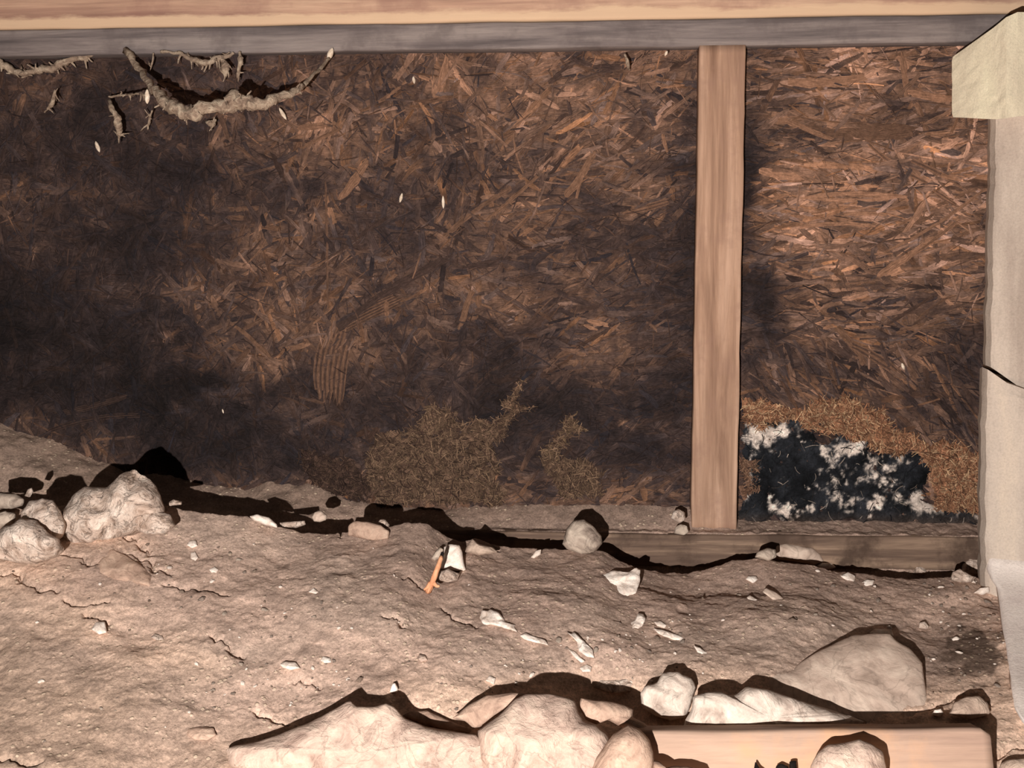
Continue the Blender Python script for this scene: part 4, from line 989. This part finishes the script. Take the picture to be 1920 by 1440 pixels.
# seed-like pale cocoons stuck to the board
M_SEED = mat_rock('dry_husk', (216, 196, 172), (176, 154, 134), (236, 220, 200), 0.1, 0.3, 4.0)
def cocoon(px, py, L, Wd, ang, Y, label, group=None):
    c = atY(float(px), float(py), -Y)
    t = np.linspace(0, 1, 12)
    r = Wd * 0.5 * np.sin(math.pi * t) ** 0.7 + 0.0002
    dv = np.array([math.sin(ang), -0.15, math.cos(ang)])
    P = c[None] + (t[:, None] - 0.5) * L * dv[None]
    V, q = tube(P, r, 10, px, 0.10, 300)
    o = mesh_obj('insect_cocoon', V, q, M_SEED, origin=c)
    tag(o, label, 'cocoon', group)
for a in [(183, 275, .022, .0075, -0.25, .006, 'pale cocoon on the dark wall below the web streamer'), (276, 181, .026, .0085, 0.1, .168, 'pale cocoon clinging to the left bend of the sagging web'),
          (530, 213, .026, .0072, -0.5, .02, 'slanting pale cocoon below the right end of the sagging web'), (619, 102, .026, .0105, 0.45, .047, 'fat white cocoon at the right end of the sagging web by the grey plank'),
          (776, 150, .014, .006, -0.1, .004, 'small pale cocoon near the top between the sagging web and the stud'), (752, 371, .019, .006, 0.3, .004, 'tilted small cocoon, left one of a pair at mid wall'),
          (831, 379, .025, .0056, 0.0, .004, 'upright thin cocoon, right one of a pair at mid wall'), (1693, 687, .014, .006, -0.35, .004, 'tiny cocoon on the board between the stud and the pier'),
          (1249, 100, .010, .005, 0.5, .044, 'speck-like cocoon under the grey plank near the stud top'), (418, 771, .009, .003, -0.2, .003, 'speck-like cocoon on the black mould area')]:
    cocoon(*a)

# little clump stuck at the left foot of the stud
rock('mud_clump', [(1258, 972), (1262, 958), (1272, 954), (1284, 960), (1286, 974), (1274, 982)], 'pale', 'pale lump stuck beside the left foot of the stud', 0.010, 0, 0.1, 28, depth=1.90, cat='mud lump')
rock('mud_clump', [(1264, 1000), (1266, 988), (1276, 982), (1288, 986), (1292, 998), (1282, 1004)], 'mortar', 'grey bubbly lump on the sill below the pale lump at the stud foot', 0.008, 0, 0.2, 28, depth=1.885, cat='mud lump')

# ------------------------------------------------------------------ the pier
M_PIER = mat_concrete('pier_concrete', (166, 150, 136), (192, 176, 160), (204, 186, 166))
M_CAP = mat_concrete('cap_plaster', (196, 182, 158), (214, 202, 174), (224, 216, 184))
pc = at(1990., 1100., 1.72)
pier = empty('concrete_pier', Vector((pc[0], pc[1], -0.25)))
def pier_mesh(rows, slant=None):
    """rows: (px of left edge, py, axis depth); plan: left flank turned to the lens, then the face, closed behind"""
    V = []; R = []
    rows2 = []
    for (a, b) in zip(rows[:-1], rows[1:]):
        k = max(1, int(abs(b[1] - a[1]) / 14))
        for i in range(k):
            t = i / k
            rows2.append(tuple(a[j] + (b[j] - a[j]) * t for j in range(3)))
    rows2.append(rows[-1])
    for (px, py, d) in rows2:
        e = at(float(px), float(py), float(d))
        sl = 0.0 if slant is None else 0.75 * float(sm(1 - abs(py - slant) / 60.0))
        j = 0.0015 * fbm(e[2] * 40, 0, 0, 3, 3) + 0.0005 * RNG.normal()
        e = e + np.array([j, 0, 0])
        pl_ = [e + np.array(v) for v in ((0.012, 0.07, 0), (0.0, 0.025, 0), (0.0015, 0.004, 0), (0.006, 0.0, 0), (0.03, -0.009, 0), (0.07, -0.02, 0), (0.22, -0.05, 0), (0.24, 0.07, 0))]
        pl_ = [p - np.array([0, 0, sl * min(p[0] - e[0], 0.12)]) for p in pl_]
        V.append(pl_)
    m = len(V[0]); n = len(V)
    q = [tuple(f) for f in quads(n, m, True)]
    q.append(tuple(range(m))[::-1]); q.append(tuple(range((n - 1) * m, n * m)))
    return np.array(V).reshape(-1, 3), q
V, q = pier_mesh([(1868, 200, 1.755), (1866, 300, 1.755), (1862, 450, 1.755), (1858, 688, 1.755)], 690)
mesh_obj('upper_shaft', V, q, M_PIER, parent=pier, smooth=False)
gd = lambda x, y: float(on_ground(x, y)[1]) - 0.012
V, q = pier_mesh([(1851, 692, 1.74), (1849, 800, 1.74), (1846, 950, 1.74), (1847, 1075, 1.73), (1850, 1120, 1.73)], 690)
mesh_obj('lower_shaft', V, q, M_PIER, parent=pier, smooth=False)
V, q = pier_mesh([(1852, 1040, 1.735), (1858, 1075, 1.71)] + [(x, y, min(1.71 - (y - 1075) / 270 * (1.71 - gd(1915, 1345)), gd(x, y))) for x, y in ((1868, 1095), (1880, 1112), (1888, 1145), (1893, 1180), (1899, 1220), (1905, 1260), (1910, 1300), (1915, 1345), (1930, 1372))])
o = mesh_obj('spilled_footing', V, q, mat_concrete('brightened_concrete', (222, 206, 196), (234, 220, 208), (236, 222, 210)), parent=pier, smooth=True); o['label'] = 'spilled concrete at the foot, whitened against grazing light'  # paler than the shaft: colour makes up for light grazing this slope
def cap_mesh():
    d0, d1 = 1.77, 1.68
    low = [at(1785., 220., d0), at(1868., 224., d1 + .017), at(1887., 222., d1), at(2040., 205., d1 + .01), at(2040., 200., 1.80), at(1790., 216., 1.80)]
    low = [np.array(p) for p in low]
    zb = low[0][2]
    top = [at(1785., 107., d0), at(1862., 52., d1 + .021), at(1886., 32., d1), at(1905., 22., d1 - 0.0), at(2040., 14., 1.80), at(1787., 107., 1.80)]
    V = []; q = []
    return low, top
low, top = cap_mesh()
def cap_build():
    n = 16
    L = [low[0], low[1], low[2], at(1908., 219., 1.679), low[3], low[4], low[5]]
    T = [top[0], top[1], top[2], at(1908., 22., 1.679), at(2040., 22., 1.69), at(2040., 26., 1.80), at(1790., 106., 1.80)]
    # subdivide each side
    Ls, Ts = [], []
    for k in range(len(L)):
        a, b = np.array(L[k]), np.array(L[(k + 1) % len(L)]); c, d = np.array(T[k]), np.array(T[(k + 1) % len(T)])
        for i in range(6):
            Ls.append(a + (b - a) * i / 6); Ts.append(c + (d - c) * i / 6)
    Ls = np.array(Ls); Ts = np.array(Ts); m = len(Ls)
    rows = [Ls * (1 - t) + Ts * t for t in np.linspace(0, 1, n)]
    cen = (Ls.mean(0) + Ts.mean(0)) / 2
    # soften the rims
    rows = [rows[0] + (Ls.mean(0) - rows[0]) * 0.02] + rows[1:-1] + [rows[-1] + (Ts.mean(0) - rows[-1]) * 0.02]
    V = np.concatenate(rows)
    V += 0.0010 * fbm(V[:, 0] * 60, V[:, 1] * 60, V[:, 2] * 60, 3, 71)[:, None] * np.array([1, 1, 0.6])
    q = [tuple(f) for f in quads(n, m, True)]
    kb, kt = len(V), len(V) + 1
    V = np.vstack([V, Ls.mean(0), Ts.mean(0)])
    for i in range(m):
        q.append(((i + 1) % m, i, kb)); q.append(((n - 1) * m + i, (n - 1) * m + (i + 1) % m, kt))
    return V, q
V, q = cap_build()
o = mesh_obj('cap_block', V, q, M_CAP, parent=pier, smooth=False); o['label'] = 'cream cap block overhanging the shaft'
tag(pier, 'pale grey concrete pier with a cream cap block at the right frame edge', 'pier')

# ------------------------------------------------------------------ pebbles strewn on the soil
pm = []
for k in range(7):
    V, q, c = rock_verts([(960 + 10 * math.cos(t) * (1 + .25 * math.sin(3 * t + k)), 1200 + 8 * math.sin(t) * (1 + .2 * math.cos(2 * t + k))) for t in np.linspace(0, 2 * math.pi, 12, endpoint=False)], 1.5, 0.006, 0.25, 16, 5, 300 + k, 0.2, 0.12)
    s = np.ptp(V[:, 0])
    me = bpy.data.meshes.new('pebble'); me.from_pydata([tuple(v) for v in (V - c) / s], [], [tuple(int(i) for i in f) for f in q])
    for p in me.polygons: p.use_smooth = True
    me.materials.append(RK[['flake', 'flake', 'pale', 'clod', 'pale', 'mortar', 'clod'][k]])
    o = bpy.data.objects.new('pebble', me)
    pm.append(o)
zones = [(330, 1440, 380, 880, 60), (350, 1000, 1240, 1340, 70), (980, 1320, 1170, 1260, 30), (1150, 1320, 1150, 1290, 40), (1250, 1850, 1080, 1180, 45), (1740, 1890, 1100, 1320, 75), (260, 900, 1010, 1130, 40), (0, 400, 1060, 1430, 25), (1480, 1830, 1066, 1110, 30)]
zones[0] = (420, 760, 1120, 1200, 35)
first = set()
cnt = 0
tries = 0
for (x0, x1, y0, y1, n) in zones:
    gravel = x0 == 1740
    for i in range(n):
        px, py = RNG.uniform(x0, x1), RNG.uniform(y0, y1)
        g, d = on_ground(px, py)
        if d >= 1.97 or g[1] > -0.15: continue
        size = float(np.clip(RNG.lognormal(1.85, 0.45), 3, 17)) / F * d
        k = int(RNG.choice(7, p=[.20, .18, .18, .14, .14, .10, .06]))
        src = pm[k]
        if k in first: o = src.copy()
        else: o = src; first.add(k)
        COL.objects.link(o)
        o.scale = (size, size * RNG.uniform(.7, 1.1), size * RNG.uniform(.5, .9))
        o.rotation_euler = (RNG.uniform(-.5, .5), RNG.uniform(-.5, .5), RNG.uniform(0, 6.28))
        z = float(ground_h(g[0], g[1]))
        o.location = (g[0], g[1], z + size * 0.05)
        zone = 'gravel' if gravel else 'soil'
        shade = ['white', 'cream', 'pale pinkish', 'brown', 'pale pinkish', 'grey', 'brown'][k]
        if gravel: tag(o, 'small %s pebble in the gravelly dirt beside the pier' % shade, 'pebble', 'small %s pebbles beside the pier' % shade)
        else: tag(o, 'small %s pebble strewn on the open soil' % shade, 'pebble', 'small %s pebbles on the open soil' % shade)
        cnt += 1
print('pebbles', cnt)
